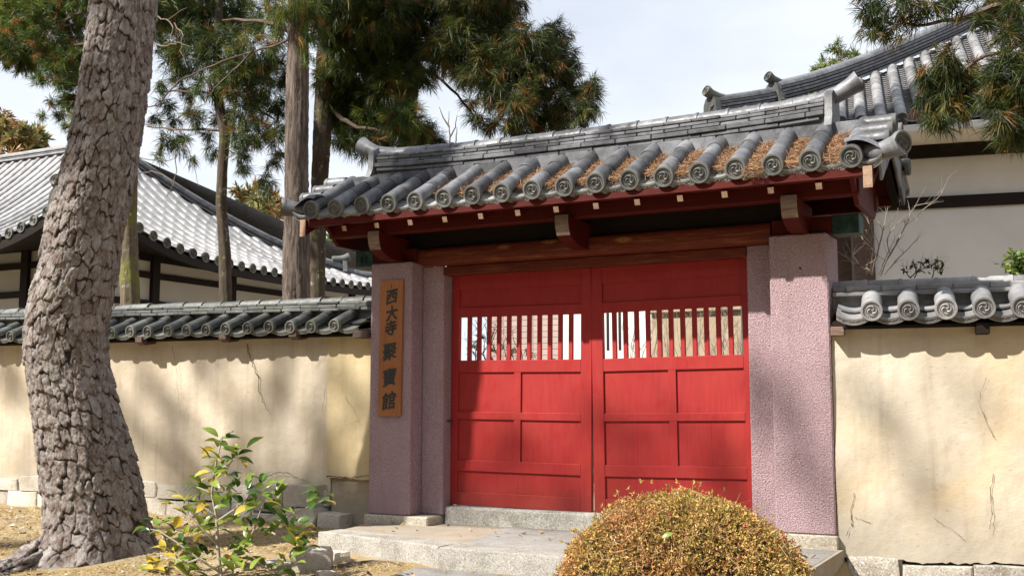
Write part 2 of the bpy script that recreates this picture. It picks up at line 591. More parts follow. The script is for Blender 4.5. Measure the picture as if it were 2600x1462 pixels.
M['cedar'] = bark_mat('cedar_bark', (0.06, 0.045, 0.037), (0.235, 0.188, 0.16), bump=1.0, lo=0.42, st=(0.4, 0.58))
M['cedar_dark'] = bark_mat('dark_cedar_bark', (0.05, 0.038, 0.03), (0.125, 0.095, 0.075), (0.085, 0.08, 0.035), lo=0.52)
M['mossy'] = bark_mat('mossy_bark', (0.08, 0.058, 0.043), (0.2, 0.155, 0.115), (0.17, 0.165, 0.045), lo=0.47)
M['limb'] = bark_mat('limb_bark', (0.07, 0.05, 0.04), (0.16, 0.12, 0.1), None, (9, 9, 9), 0.4)
M['twig'] = bark_mat('pale_twig', (0.2, 0.165, 0.135), (0.34, 0.295, 0.25), None, (9, 9, 9), 0.3)

M['pale_stem'] = bark_mat('pale_grey_stem', (0.3, 0.26, 0.21), (0.44, 0.4, 0.34), None, (12, 12, 12), 0.3)

n = NT('pine_bark')
a = n.attr()
sx = n.t.nodes.new('ShaderNodeSeparateColor')
n.l(a.outputs['Color'], sx.inputs[0])
c = n.ramp(sx.outputs[0], [(0.0, (0.085, 0.06, 0.051)), (0.4, (0.17, 0.147, 0.136)), (0.72, (0.29, 0.27, 0.258)), (1.0, (0.135, 0.088, 0.07))])
c = n.mix(n.ramp(n.noise(45, 6, 0.75, n.map((1, 1, 0.5))), [(0.45, 0.0), (0.7, 0.6)]), c, (0.46, 0.43, 0.41))
c = n.mix(n.ramp(n.noise(11, 7, 0.75, n.map((1, 1, 0.6))), [(0.46, 0.0), (0.64, 0.75)]), c, (0.13, 0.085, 0.068))
c = n.mix(n.ramp(sx.outputs[1], [(0.12, 0.0), (0.6, 0.95)]), c, (0.028, 0.021, 0.018))
c = n.mix(n.ramp(n.noise(3.2, 6, 0.7), [(0.6, 0.0), (0.72, 0.45)]), c, (0.25, 0.26, 0.16))
n.color(c); n.rough(0.9, 0.15)
b = n.bump(n.noise(40, 7, 0.75, n.map((1, 1, 0.6))), 0.7, 0.02)
M['pine_bark'] = n.mat

n = NT('green_copper')
c = n.ramp(n.noise(9, 6, 0.7), [(0.35, (0.012, 0.02, 0.018)), (0.6, (0.02, 0.065, 0.055)), (0.75, (0.05, 0.15, 0.125))])
n.color(c); n.rough(0.6, 0.4); n.b.inputs['Metallic'].default_value = 0.3; n.bump(n.noise(20, 4), 0.2, 0.01)
M['copper'] = n.mat
n = NT('ink'); n.color((0.035, 0.035, 0.032)); n.rough(0.6, 0.3); M['ink'] = n.mat
n = NT('iron'); n.color((0.03, 0.028, 0.027)); n.rough(0.5, 0.4); M['iron'] = n.mat
n = NT('crack_dark')
n.color(n.ramp(n.noise(30, 3), [(0.3, (0.07, 0.05, 0.03)), (0.7, (0.16, 0.12, 0.075))])); n.rough(1.0, 0.0); M['crack'] = n.mat
n = NT('pink_cladding')
n.color(n.mix(n.objrand(), (0.34, 0.26, 0.235), (0.39, 0.305, 0.28))); n.rough(0.5, 0.4); M['cladding'] = n.mat
n = NT('joint'); n.color((0.6, 0.57, 0.54)); n.rough(0.9, 0.1); M['joint'] = n.mat
n = NT('slit_dark'); n.color((0.02, 0.02, 0.022)); n.rough(0.3, 0.5); M['slit'] = n.mat

# ------------------------------------------------------------------ ground
def g_z(x, y):
    y = np.asarray(y, float); x = np.asarray(x, float)
    z = -0.135 + 0.075 * np.minimum(y - 0.15, 0)
    z = z - 0.3 * np.clip((x - 2.42) / 0.12, 0, 1) * np.clip((y + 9) / 3, 0, 1)
    return np.maximum(z, -0.47)


def soil_z(x, y):
    """surface of the soil with its small humps and the mound round the old pine"""
    x = np.asarray(x, float); y = np.asarray(y, float)
    return g_z(x, y) + 0.012 * np.sin(x * 5.1 + np.sin(y * 3.3)) + 0.012 * np.sin(y * 6.3 + 1.7 * np.sin(x * 2.7)) + 0.03 * np.exp(-(((x + 3.9) / 0.8) ** 2 + ((y + 2.3) / 0.8) ** 2))


def gz(x, y):
    return float(soil_z(x, y))


xs = np.concatenate([-np.geomspace(400, 12, 14), np.arange(-11.6, 6.5, 0.12), np.geomspace(7, 400, 14)])
ys = np.concatenate([-np.geomspace(400, 10.5, 12), np.arange(-10, 0.6, 0.12), np.geomspace(1, 500, 16)])
X, Y = np.meshgrid(xs, ys)
Z = g_z(X, Y)
near = (np.abs(X + 2.5) < 9.2) & (Y > -10.1) & (Y < 0.1)
bumps = 0.012 * np.sin(X * 5.1 + np.sin(Y * 3.3)) + 0.012 * np.sin(Y * 6.3 + 1.7 * np.sin(X * 2.7)) + 0.005 * rng.standard_normal(X.shape)
Z = Z + np.where(near, bumps, 0)
# a low mound of soil round the old pine
Z += np.where(near, 0.03 * np.exp(-(((X + 3.9) / 0.8) ** 2 + ((Y + 2.3) / 0.8) ** 2)), 0)
Z -= np.where(Y > 2, 0.03, 0)
nx, ny = len(xs), len(ys)
idx = np.arange(nx * ny).reshape(ny, nx)
F = np.stack([idx[:-1, :-1], idx[:-1, 1:], idx[1:, 1:], idx[1:, :-1]], -1).reshape(-1, 4)
tag(put('ground', fast_mesh('ground', np.stack([X, Y, Z], -1).reshape(-1, 3), F, M['ground'], smooth=True)), kind='structure')

# sandy landing between the kerb and the gate
b = MB()
b.prism([(-2.30, 0.14), (-2.2, -0.8), (-0.66, -1.2), (2.42, -1.32), (2.42, 0.14), (1.6, 0.45), (-1.6, 0.45)], 'Z', -0.4, -0.088)
tag(b.build('landing', M['sand'], ang=0), kind='structure')

# ------------------------------------------------------------------ roof tile meshes
def tomoe_disc(r, lo=False):
    """round end tile face: rim, bead ring and the three comma swirl, facing -y"""
    b = MB()
    n = 28
    prof = [(r, 0.03), (r, -0.004), (r * 0.965, -0.010), (r * 0.80, -0.010), (r * 0.775, 0.002), (0.0, 0.002)]
    vs_, fs = [], []
    for (q, y) in prof[:-1]:
        for k in range(n):
            a = 2 * math.pi * k / n
            vs_.append((q * math.cos(a), y, q * math.sin(a)))
    for i in range(len(prof) - 2):
        for k in range(n):
            k2 = (k + 1) % n
            fs.append((i * n + k, i * n + k2, (i + 1) * n + k2, (i + 1) * n + k))
    vs_.append((0, 0.002, 0))
    for k in range(n):
        fs.append(((len(prof) - 2) * n + k, (len(prof) - 2) * n + (k + 1) % n, len(vs_) - 1))
    b.add(vs_, fs)
    if lo:
        nb = 0
    else:
        nb = 22
    for k in range(nb):
        a = 2 * math.pi * (k + 0.5) / nb
        cx, cz, q = r * 0.69 * math.cos(a), r * 0.69 * math.sin(a), r * 0.062
        b.add([(cx + q * math.cos(t), 0.003, cz + q * math.sin(t)) for t in (0.4, 1.66, 2.9, 4.17, 5.4)] + [(cx, -0.008, cz)],
              [(i, (i + 1) % 5, 5) for i in range(5)])
    for c in range(3):
        a0 = c * 2 * math.pi / 3 + 0.3
        vs_, fs = [], []
        st = 9
        for i in range(st):
            t = i / (st - 1)
            a = a0 + t * 3.2
            q = r * (0.17 + 0.38 * t ** 0.55)
            w = r * (0.155 * (1 - t) ** 0.8 + 0.012)
            h = -0.004 - 0.010 * (1 - t * 0.7)
            vs_ += [((q - w) * math.cos(a), 0.003, (q - w) * math.sin(a)), (q * math.cos(a), h, q * math.sin(a)),
                    ((q + w) * math.cos(a), 0.003, (q + w) * math.sin(a))]
        for i in range(st - 1):
            fs += [(3 * i, 3 * i + 1, 3 * i + 4, 3 * i + 3), (3 * i + 1, 3 * i + 2, 3 * i + 5, 3 * i + 4)]
        b.add(vs_, fs + [(0, 2, 1)])
    return b


def roll(r, ln, seg=12, lap=0.0):
    """half-round cover tile, y = up the slope from 0 to ln"""
    b = MB()
    vs_, fs = [], []
    rings = [(0.0, r * 1.0, 0.0), (0.004, r * 1.03 + lap, 0), (0.03 if lap else 0.005, r * 1.025 + lap * 0.8, 0), (0.034 if lap else 0.006, r * 1.02, 0), (ln - 0.03, r * 0.985, 0), (ln, r * 0.955, 0), (ln + 0.02, r * 0.9, 0)]
    th = 0.014
    rings = [(0.0, r - th, 0)] + rings
    for (y, q, _) in rings:
        for k in range(seg + 1):
            a = math.pi * (k / seg) * 1.16 - math.pi * 0.08
            vs_.append((q * math.cos(a), y, q * math.sin(a)))
    n = seg + 1
    for i in range(len(rings) - 1):
        for k in range(seg):
            fs.append((i * n + k, i * n + k + 1, (i + 1) * n + k + 1, (i + 1) * n + k))
    b.add(vs_, fs)
    return b


def end_roll(r, rd, ln, tilt=-0.26, lo=False):
    b = roll(r, ln)
    d = tomoe_disc(rd, lo)
    R = Matrix.Rotation(tilt, 3, 'X')
    vs_ = [R @ Vector(v) + Vector((0, -0.012, -(rd - r) * 0.6)) for v in d.v]
    k = b.add(vs_, d.f)
    b.m = [0] * (len(b.f) - len(d.f)) + [1] * len(d.f)
    return b


def pan(w, ln, sag, seg=6, th=0.016):
    b = MB()
    vs_, fs = [], []
    for (y, dz) in ((0, -th), (0, 0), (ln, -0.012)):
        for k in range(seg + 1):
            u = k / seg * 2 - 1
            vs_.append((u * w / 2, y, -sag * (1 - u * u) + dz))
    n = seg + 1
    for i in range(2):
        for k in range(seg):
            fs.append((i * n + k, i * n + k + 1, (i + 1) * n + k + 1, (i + 1) * n + k))
    b.add(vs_, fs)
    return b


def eave_pan(w, ln, sag, lip):
    """pan tile with the hanging curved lip that carries a vine scroll"""
    b = pan(w, ln, sag, 10)
    seg = 12
    vs_, fs = [], []
    lay = [(0.0, 0.004, 0.0), (-0.016, 0.004, 0.0), (-0.016, -0.014, 0), (-0.009, -0.016, 0), (-0.009, -lip + 0.014, 0), (-0.016, -lip + 0.012, 0), (-0.016, -lip, 0), (0.006, -lip, 0)]
    for (y, dz, _) in lay:
        for k in range(seg + 1):
            u = k / seg * 2 - 1
            vs_.append((u * w / 2, y, -sag * (1 - u * u) + dz))
    n = seg + 1
    for i in range(len(lay) - 1):
        for k in range(seg):
            fs.append((i * n + k, i * n + k + 1, (i + 1) * n + k + 1, (i + 1) * n + k))
    b.add(vs_, fs)
    for sgn in (-1, 1):                      # scroll relief
        for j in range(4):
            u0 = sgn * (0.08 + j * 0.17)
            pts = []
            for t in range(5):
                u = u0 + sgn * t * 0.045
                z = -sag * (1 - u * u) - lip * 0.5 + lip * 0.2 * math.sin(t * 1.5 + j * 2)
                pts.append((u * w / 2, -0.011, z))
            b.tube(pts, [0.006, 0.005, 0.0045, 0.004, 0.002], 4)
    return b


def slope_m(x, y, z, ang, flip=False, rz=0.0, base=None):
    A = Matrix.Translation((x, y, z)) @ Matrix.Rotation(ang, 4, 'X')
    return A


# ------------------------------------------------------------------ the gate
GATE = thing('temple_gate', 'red double door gate with mauve stucco pillars and grey tiled roof', 'gate', (0, 0.2, -0.09))
for sx in (-1, 1):
    zb = 0.0 if sx < 0 else 0.028
    b = MB()
    b.box(sx * 1.8605, sx * 2.367, 0.0, 0.46, zb, 2.60, 0.012)
    b.build('pillar', M['stucco'], GATE)
    b = MB()
    b.box(sx * 1.601, sx * 1.8595, 0.216, 0.46, 0.0, 2.56, 0.010)
    b.build('pier', M['stucco'], GATE)
    b = MB()
    if sx < 0:
        b.box(-2.40, -1.63, -0.03, 0.5, -0.12, -0.002, 0.012)
    else:
        b.box(1.62, 2.385, -0.03, 0.5, -0.16, 0.026, 0.010)
    b.build('plinth', M['plinth'], GATE)
b = MB(); b.box(-1.612, 1.612, 0.26, 0.56, -0.12, 0.085, 0.022); b.build('threshold', M['threshold'], GATE)
b = MB()
b.tube([(2.13, -0.002, 2.30), (2.13, 0.004, 2.30)], 0.012, 8)
b.build('bolt_head', M['iron'], GATE)

# lintels
b = MB()
prof = []
for k in range(20):
    a = 2 * math.pi * k / 20
    prof.append((0.165 + 0.1 * math.copysign(abs(math.cos(a)) ** 0.55, math.cos(a)), 2.648 + 0.095 * math.copysign(abs(math.sin(a)) ** 0.55, math.sin(a))))
vs_, fs = [], []
xsn = [-1.858, -1.84, -1.78, -1.6, -0.8, 0.0, 0.8, 1.6, 1.858]
sc_ = [0.72, 0.8, 0.93, 1, 1, 1, 1, 1, 1]
for xi, s_ in zip(xsn, sc_):
    for (y, z) in prof:
        vs_.append((xi, 0.165 + (y - 0.165) * s_, 2.648 + (z - 2.648) * s_))
for i in range(len(xsn) - 1):
    for k in range(20):
        fs.append((i * 20 + k, i * 20 + (k + 1) % 20, (i + 1) * 20 + (k + 1) % 20, (i + 1) * 20 + k))
fs += [tuple(range(20)), tuple(range(len(xsn) * 20 - 20, len(xsn) * 20))]
b.add(vs_, fs)
b.build('main_lintel', M['lintel_wood'], GATE, ang=50)
b = MB(); b.prism([(0.21, 2.46), (0.205, 2.465), (0.205, 2.545), (0.21, 2.549), (0.268, 2.549), (0.268, 2.62), (0.34, 2.62), (0.34, 2.46)], 'X', -1.598, 1.598); b.build('lower_lintel', M['lintel_wood'], GATE)
b = MB(); b.box(-2.05, 2.05, 0.19, 0.22, 2.74, 3.42, 0); b.build('transom_board', M['dark_wood'], GATE)
for sx in (-1, 1):
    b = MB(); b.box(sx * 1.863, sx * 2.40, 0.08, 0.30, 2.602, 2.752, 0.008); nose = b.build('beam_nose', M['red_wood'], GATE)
    b = MB(); b.box(sx * 2.395, sx * 2.625, 0.074, 0.306, 2.59, 2.757, 0.006)
    for q in (0, 1):
        xx = sx * (2.49 + 0.055 * q)
        b.tube([(xx, 0.066, 2.69), (xx, 0.066, 2.63)], 0.012, 6)
    b.build('copper_cap', M['copper'], nose)

# eaves timber, front and back share meshes (turned half round about the ridge line)
YC = 0.2
TURN = Matrix.Translation((0, YC, 0)) @ Matrix.Rotation(math.pi, 4, 'Z') @ Matrix.Translation((0, -YC, 0))
PITCH = math.atan(0.56)
def both(name, me, Mloc, rear=True):
    o = link(name, me, GATE, Mloc)
    if rear:
        link(name, me, GATE, TURN @ Mloc)
    return o
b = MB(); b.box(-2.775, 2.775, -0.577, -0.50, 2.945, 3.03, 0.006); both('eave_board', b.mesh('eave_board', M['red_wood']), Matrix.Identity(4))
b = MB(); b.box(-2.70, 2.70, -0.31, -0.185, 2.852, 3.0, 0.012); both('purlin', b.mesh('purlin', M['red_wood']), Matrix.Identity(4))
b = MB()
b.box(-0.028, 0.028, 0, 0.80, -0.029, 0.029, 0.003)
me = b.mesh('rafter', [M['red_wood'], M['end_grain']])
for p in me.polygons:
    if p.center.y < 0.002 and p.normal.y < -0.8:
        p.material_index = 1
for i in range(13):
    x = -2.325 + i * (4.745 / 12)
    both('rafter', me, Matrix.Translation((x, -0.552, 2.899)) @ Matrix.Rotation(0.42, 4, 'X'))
# roof boarding under the tiles
b = MB()
b.prism([(-0.575, 2.995), (0.2, 3.43), (0.2, 3.465), (-0.575, 3.021)], 'X', -2.80, 2.80)
both('roof_boarding', b.mesh('roof_boarding', M['red_wood'], 0), Matrix.Identity(4))
# curved bracket arms
out = [(-0.415, 2.872), (-0.42, 2.81), (-0.405, 2.745), (-0.375, 2.685), (-0.30, 2.645), (-0.19, 2.612), (-0.09, 2.604), (0.19, 2.604), (0.19, 2.85), (-0.3, 2.851)]
b = MB(); b.prism(out, 'X', -0.068, 0.068, mis={0: 1, 1: 1, 2: 1})
me = b.mesh('bracket_arm', [M['red_wood'], M['worn_end']], 25)
for x in (-2.06, 0.04, 2.14):
    both('bracket_arm', me, Matrix.Translation((x, 0, 0)))
# bargeboards with pale end grain
b = MB()
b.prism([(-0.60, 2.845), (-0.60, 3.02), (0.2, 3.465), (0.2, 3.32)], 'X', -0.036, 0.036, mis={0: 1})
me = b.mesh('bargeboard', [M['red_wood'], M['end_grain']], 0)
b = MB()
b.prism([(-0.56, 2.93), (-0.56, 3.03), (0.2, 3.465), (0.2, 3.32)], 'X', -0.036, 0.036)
me2 = b.mesh('bargeboard', M['dark_wood'], 0)  # rear boards coloured dark to paint in the gable's shade
for x in (-2.815, 2.815):
    link('bargeboard', me, GATE, Matrix.Translation((x, 0, 0)))
    link('bargeboard', me2, GATE, TURN @ Matrix.Translation((-x, 0, 0)))
b = MB(); b.prism([(-0.45, 2.99), (0.2, 3.38), (0.85, 2.99), (0.6, 2.78), (-0.2, 2.78)], 'X', -0.02, 0.02)
me = b.mesh('gable_panel', M['red_wood'], 0)
for x in (-2.66, 2.66):
    link('gable_panel', me, GATE, Matrix.Translation((x, 0, 0)))

# door leaves
def door_leaf(sx):
    pivot = Matrix.Translation((sx * 1.6, 0.37, 1.25)) @ Matrix.Rotation(sx * -0.010, 4, 'Y') @ Matrix.Translation((-sx * 1.6, -0.37, -1.25))
    Y0, Y1 = 0.37, 0.43
    xa, xb, xm0, xm1, xo = 0.004, 0.122, 0.782, 0.86, 1.512      # meeting stile, muntin, hinge stile
    b = MB()
    for (u0, u1) in ((xa, xb), (xo, 1.597)):
        b.box(sx * u0, sx * u1, Y0, Y1, 0.098, 2.481, 0.004)
    for (z0, z1) in ((0.098, 0.232), (0.445, 0.556), (0.973, 1.05), (1.455, 1.58), (2.03, 2.13), (2.32, 2.481)):
        b.box(sx * (xb - 0.001), sx * (xo + 0.001), Y0 + 0.0015, Y1 - 0.0015, z0, z1, 0.004)
    for (z0, z1) in ((0.555, 0.974), (1.049, 1.456)):
        b.box(sx * xm0, sx * xm1, Y0 + 0.003, Y1 - 0.003, z0, z1, 0.003)
    me = b.mesh('door_leaf', M['door'])
    leaf = link('door_leaf', me, GATE, pivot)
    for (u0, u1, z0, z1) in ((xb, xo, 0.23, 0.447), (xb, xm0, 0.554, 0.975), (xm1, xo, 0.554, 0.975),
                             (xb, xm0, 1.048, 1.457), (xm1, xo, 1.048, 1.457), (xb, xo, 2.128, 2.322)):
        b = MB()
        nb = 2 if z1 < 1.1 else 1
        for k in range(nb):                   # thin boards with a hairline joint
            w = (u1 - u0) / nb
            b.box(sx * (u0 + k * w + 0.0005), sx * (u0 + (k + 1) * w - 0.0005), Y0 + 0.020 + rnd.uniform(0, 0.0004), Y1 - 0.016, z0, z1)
        link('panel', b.mesh('panel', M['door'], 20), leaf, pivot)
    b = MB(); b.box(-0.0225, 0.0225, Y0 + 0.012, Y0 + 0.045, 1.578, 2.032, 0.004)
    me = b.mesh('lattice_bar', M['door'])
    for k in range(11):
        x = xb + (xo - xb) * (k + 1) / 12
        link('lattice_bar', me, leaf, pivot @ Matrix.Translation((sx * x, 0, 0)))
    b = MB(); b.tube([(sx * 1.625, 0.30, 0.95), (sx * 1.60, 0.30, 0.955), (sx * 1.58, 0.34, 0.95), (sx * 1.575, 0.368, 0.945)], 0.009, 6)
    b.build('latch_hook', M['iron'], leaf)
    return leaf
door_leaf(-1)
door_leaf(1)

# gate roof tiles
NR, SPC, X0 = 18, 2 * 2.692 / 17, -2.692
RX = [X0 + SPC * i for i in range(NR)]
ca, sa = math.cos(PITCH), math.sin(PITCH)
AX_Y, AX_Z = -0.622, 3.112
me_end = end_roll(0.079, 0.093, 0.30).mesh('end_tile', [M['tile'], M['tile_disc']], 40)
me_roll = roll(0.077, 0.27).mesh('round_tile', M['tile'], 40)
me_pan = pan(0.27, 0.28, 0.045).mesh('pan_tile', M['tile'], 40)
me_epan = eave_pan(0.31, 0.30, 0.058, 0.064).mesh('eave_pan_tile', M['tile_pale_lip'], 40)
def bow(x):
    return 0.012 * (x / 2.7) ** 2 - 0.006
for rear in (False, True):
    T = TURN if rear else Matrix.Identity(4)
    for i, x in enumerate(RX):
        j = lambda a: rnd.uniform(-a, a)
        for k in range(3):
            d = (0.0, 0.30, 0.57)[k]
            Mx = T @ Matrix.Translation((x + j(0.006), AX_Y + d * ca + j(0.006), AX_Z + bow(x) + d * sa + j(0.004))) @ Matrix.Rotation(PITCH + j(0.012), 4, 'X') @ Matrix.Rotation(j(0.016), 4, 'Z')
            link('end_tile' if k == 0 else 'round_tile', me_end if k == 0 else me_roll, GATE, Mx)
    for i in range(NR + 1):
        x = X0 - SPC / 2 + SPC * i
        for k in range(4):
            d = (0.0, 0.2, 0.42, 0.64)[k]
            Mx = T @ Matrix.Translation((x, AX_Y + 0.012 + d * ca, AX_Z + bow(x) - 0.010 + d * sa - 0.002 * (k > 0))) @ Matrix.Rotation(PITCH - 0.03, 4, 'X')
            if i in (0, NR):
                Mx = Mx @ Matrix.Scale(0.72, 4, (1, 0, 0)) @ Matrix.Translation((0.04 if i == 0 else -0.04, 0, 0))
            link('eave_pan_tile' if k == 0 else 'pan_tile', me_epan if k == 0 else me_pan, GATE, Mx)

# ridge of the gate: five courses of flat ridge tiles under half-round caps, rising at both ends
def ridge_z(x):
    return 3.545 + 0.012 + 0.045 * (abs(x) / 2.35) ** 3
RH = [(0.0, 0.040, 0.165), (0.043, 0.045, 0.180), (0.091, 0.034, 0.155), (0.128, 0.034, 0.150), (0.165, 0.034, 0.146)]
b = MB()
for k in range(13):
    pass
b.sweep([(x, YC, ridge_z(x) - 0.14) for x in np.linspace(-2.36, 2.36, 13)], [(-0.135, 0.0), (0.135, 0.0), (0.13, 0.33), (-0.13, 0.33)])
b.build('ridge_core', M['tile_old'], GATE)
for c, (z0, h, hw) in enumerate(RH):
    ln = 0.36 if c < 2 else 0.27
    x = -2.35 - (0.12 if c % 2 else 0.0)
    while x < 2.35:
        a0, a1 = max(x, -2.37), min(x + ln, 2.37)
        x += ln
        if a1 - a0 < 0.05:
            continue
        b = MB()
        L_ = a1 - a0
        dz = rnd.uniform(-0.003, 0.003); dy = rnd.uniform(-0.004, 0.004)
        b.box(-L_ / 2 + 0.002, L_ / 2 - 0.002, -hw, hw, 0, h, 0.008)
        xc = (a0 + a1) / 2
        sl = (ridge_z(a1) - ridge_z(a0)) / L_
        link('ridge_tile', b.mesh('ridge_tile', M['tile'], 30), GATE,
             Matrix.Translation((xc, YC + dy, ridge_z(xc) + z0 + dz)) @ Matrix.Rotation(-math.atan(sl), 4, 'Y'))
# fillers between the rolls below the ridge
b = MB()
b.box(-0.125, 0.125, -0.02, 0.02, -0.1, 0.05, 0.006)
me = b.mesh('ridge_filler', M['tile'], 30)
for i in range(NR - 1):
    x = X0 + SPC * (i + 0.5)
    both('ridge_filler', me, Matrix.Translation((x, 0.045, 3.515)))
cap = roll(0.088, 0.30, 14, 0.006).mesh('ridge_cap_tile', M['tile'], 40)
x = -2.08
while x < 2.05:
    zc = ridge_z(x + 0.15) + 0.192
    sl = (ridge_z(x + 0.3) - ridge_z(x)) / 0.3
    link('ridge_cap_tile', cap, GATE, Matrix.Translation((x + 0.3, YC, zc)) @ Matrix.Rotation(-math.atan(sl) * 1.0, 4, 'Y') @ Matrix.Rotation(math.pi / 2, 4, 'Z') @ Matrix.Rotation(rnd.uniform(-.012, .012), 4, 'X'))
    x += 0.297
# horns and end plates
for sx in (-1, 1):
    pts = [(sx * 2.02, YC, ridge_z(2.1) + 0.195), (sx * 2.2, YC, ridge_z(2.2) + 0.2), (sx * 2.36, YC, ridge_z(2.3) + 0.225),
           (sx * 2.47, YC, ridge_z(2.3) + 0.262), (sx * 2.57, YC, ridge_z(2.3) + 0.312), (sx * 2.655, YC, ridge_z(2.3) + 0.36)]
    b = MB(); b.tube(pts, [0.086, 0.088, 0.084, 0.074, 0.08, 0.098], 14)
    horn = b.build('ridge_horn', M['tile'], GATE, ang=50)
    b = MB()
    for y0, w in ((-0.15, 0.0),):
        prof = [(YC - 0.2, ridge_z(2.35) - 0.16), (YC + 0.2, ridge_z(2.35) - 0.16), (YC + 0.24, ridge_z(2.35) - 0.07), (YC + 0.185, ridge_z(2.35) + 0.03), (YC + 0.17, ridge_z(2.35) + 0.23),
                (YC + 0.08, ridge_z(2.35) + 0.28), (YC - 0.08, ridge_z(2.35) + 0.28), (YC - 0.17, ridge_z(2.35) + 0.23), (YC - 0.185, ridge_z(2.35) + 0.03), (YC - 0.24, ridge_z(2.35) - 0.07)]
        b.prism(prof, 'X', sx * 2.375, sx * 2.44)
    b.build('ridge_end_plate', M['tile'], GATE, ang=30)
# verge tiles and flared corner tiles on both gable edges
me_v = end_roll(0.07, 0.078, 0.22, 0.0).mesh('verge_tile', [M['tile'], M['tile_disc']], 40)
for sx in (-1, 1):
    for rear in (False, True):
        T = TURN if rear else Matrix.Identity(4)
        s2 = sx if not rear else -sx
        for k, d in enumerate((0.26, 0.50, 0.74)):
            Mx = T @ Matrix.Translation((s2 * 2.95, AX_Y + d * ca, AX_Z + 0.035 + d * sa)) @ Matrix.Rotation(math.pi / 2 * s2, 4, 'Z')
            link('verge_tile', me_v, GATE, Mx)
        # plates hanging under the verge
        b = MB(); b.box(-0.014, 0.014, 0, 0.275, -0.24, 0.02, 0.008)
        mp_ = b.mesh('verge_plate', M['tile'], 30)
        for d in (0.02, 0.27, 0.52):
            link('verge_plate', mp_, GATE, T @ Matrix.Translation((s2 * 2.895, AX_Y + 0.03 + d * ca, AX_Z + 0.0 + d * sa)) @ Matrix.Rotation(PITCH, 4, 'X') @ Matrix.Rotation(0.06, 4, 'X'))
        if not rear or sx > 0:
            b = MB()
            b.tube([(sx * 2.70, -0.40, 3.20), (sx * 2.80, -0.47, 3.16), (sx * 2.92, -0.53, 3.145), (sx * 3.03, -0.56, 3.165), (sx * 3.075, -0.575, 3.18)],
                   [0.05, 0.066, 0.074, 0.088, 0.1], 14)
            dm = tomoe_disc(0.098)
            R = Matrix.Rotation(sx * 0.95, 4, 'Z')
            Rm = Matrix.Translation((sx * 3.086, -0.582, 3.183)) @ R @ Matrix.Rotation(0.1, 4, 'X')
            b.cur = 1
            b.add([Rm @ Vector(v) for v in dm.v], dm.f)
            link('corner_horn_tile', b.mesh('corner_horn_tile', [M['tile'], M['tile_disc']], 45), GATE, T)
            b = MB()
            pts = []
            for k in range(7):
                t = k / 6
                pts.append((sx * (2.64 + 0.27 * t), -0.52 + 0.02 * t, 3.225 + 0.055 * math.sin(math.pi * (0.15 + 0.85 * t)) - 0.045 * t))
            b.sweep(pts, [(-0.12, -0.03), (-0.08, 0.012), (0, 0.03), (0.08, 0.012), (0.12, -0.03), (0.08, -0.012), (0, 0.006), (-0.08, -0.012)])
            link('corner_cover_tile', b.mesh('corner_cover_tile', M['tile'], 60), GATE, T)

# fallen pine needles caught in the valleys of the front slope
def blades(cs, ds, ln, w, col):
    """flat thin blades: cs centres (n,3), ds unit directions, ln, w"""
    n_ = len(cs)
    sd = np.cross(ds, rng.standard_normal((n_, 3)))
    sd /= np.linalg.norm(sd, axis=1, keepdims=True) + 1e-9
    h = ds * (ln[:, None] / 2)
    s_ = sd * (w[:, None] / 2)
    v = np.stack([cs - h - s_, cs - h + s_, cs + h + s_ * 0.5, cs + h - s_ * 0.5], 1).reshape(-1, 3)
    f = np.arange(n_ * 4).reshape(-1, 4)
    return v, f, np.repeat(col, 4, 0)


def unit(a):
    return a / (np.linalg.norm(a, axis=1, keepdims=True) + 1e-9)


fill = [0.05, 0.16, 0.1, 0.18, 0.35, 0.6, 0.55, 0.6, 0.7, 0.75, 0.75, 0.7, 0.9, 0.7, 0.95, 1.0, 0.95]
CS, DS, CC = [], [], []
for i, fl in enumerate(fill):
    n_ = int(1500 * fl * rnd.uniform(0.7, 1.15))
    x = X0 + SPC * (i + 0.5)
    d = rng.beta(1.3, 1.3, n_) * 0.72 * (0.55 + 0.45 * fl) + 0.72 * (1 - (0.55 + 0.45 * fl)) * 0.9
    if i == 14:
        d[:160] = rng.uniform(-0.04, 0.12, 160)
    u = rng.uniform(-0.075, 0.075, n_)
    lift = rng.uniform(0, 0.055 * min(1, fl + 0.2), n_) * (0.6 + 0.4 * np.cos(u / 0.075 * 1.2))
    cy = AX_Y + d * ca
    cz = AX_Z - 0.06 + d * sa + lift + 0.03 * (u / 0.08) ** 2
    if i == 14:
        cz[:160] -= rng.uniform(0, 0.06, 160); cy[:160] -= 0.02
    CS.append(np.stack([x + u, cy, cz], 1))
    dd = rng.standard_normal((n_, 3)) * np.array([1.0, 0.8, 0.35]) + np.array([0, 0.0, 0.1])
    dd[:, 2] += dd[:, 1] * 0.5
    DS.append(unit(dd))
    c0 = np.array([0.29, 0.16, 0.085]); c1 = np.array([0.44, 0.285, 0.17]); c2 = np.array([0.14, 0.075, 0.045])
    t = rng.random((n_, 1)); q = rng.random((n_, 1)) < 0.25
    CC.append(np.where(q, c2, c0 * (1 - t) + c1 * t))
CS, DS, CC = map(np.concatenate, (CS, DS, CC))
v, f, cc = blades(CS, DS, rng.uniform(0.05, 0.13, len(CS)), np.full(len(CS), 0.0042), CC)
tag(put('fallen_pine_needles', fast_mesh('fallen_pine_needles', v, f, M['straw'], cc)), 'rusty brown fallen pine needles filling the valleys of the gate roof', 'pine needles', kind='stuff')

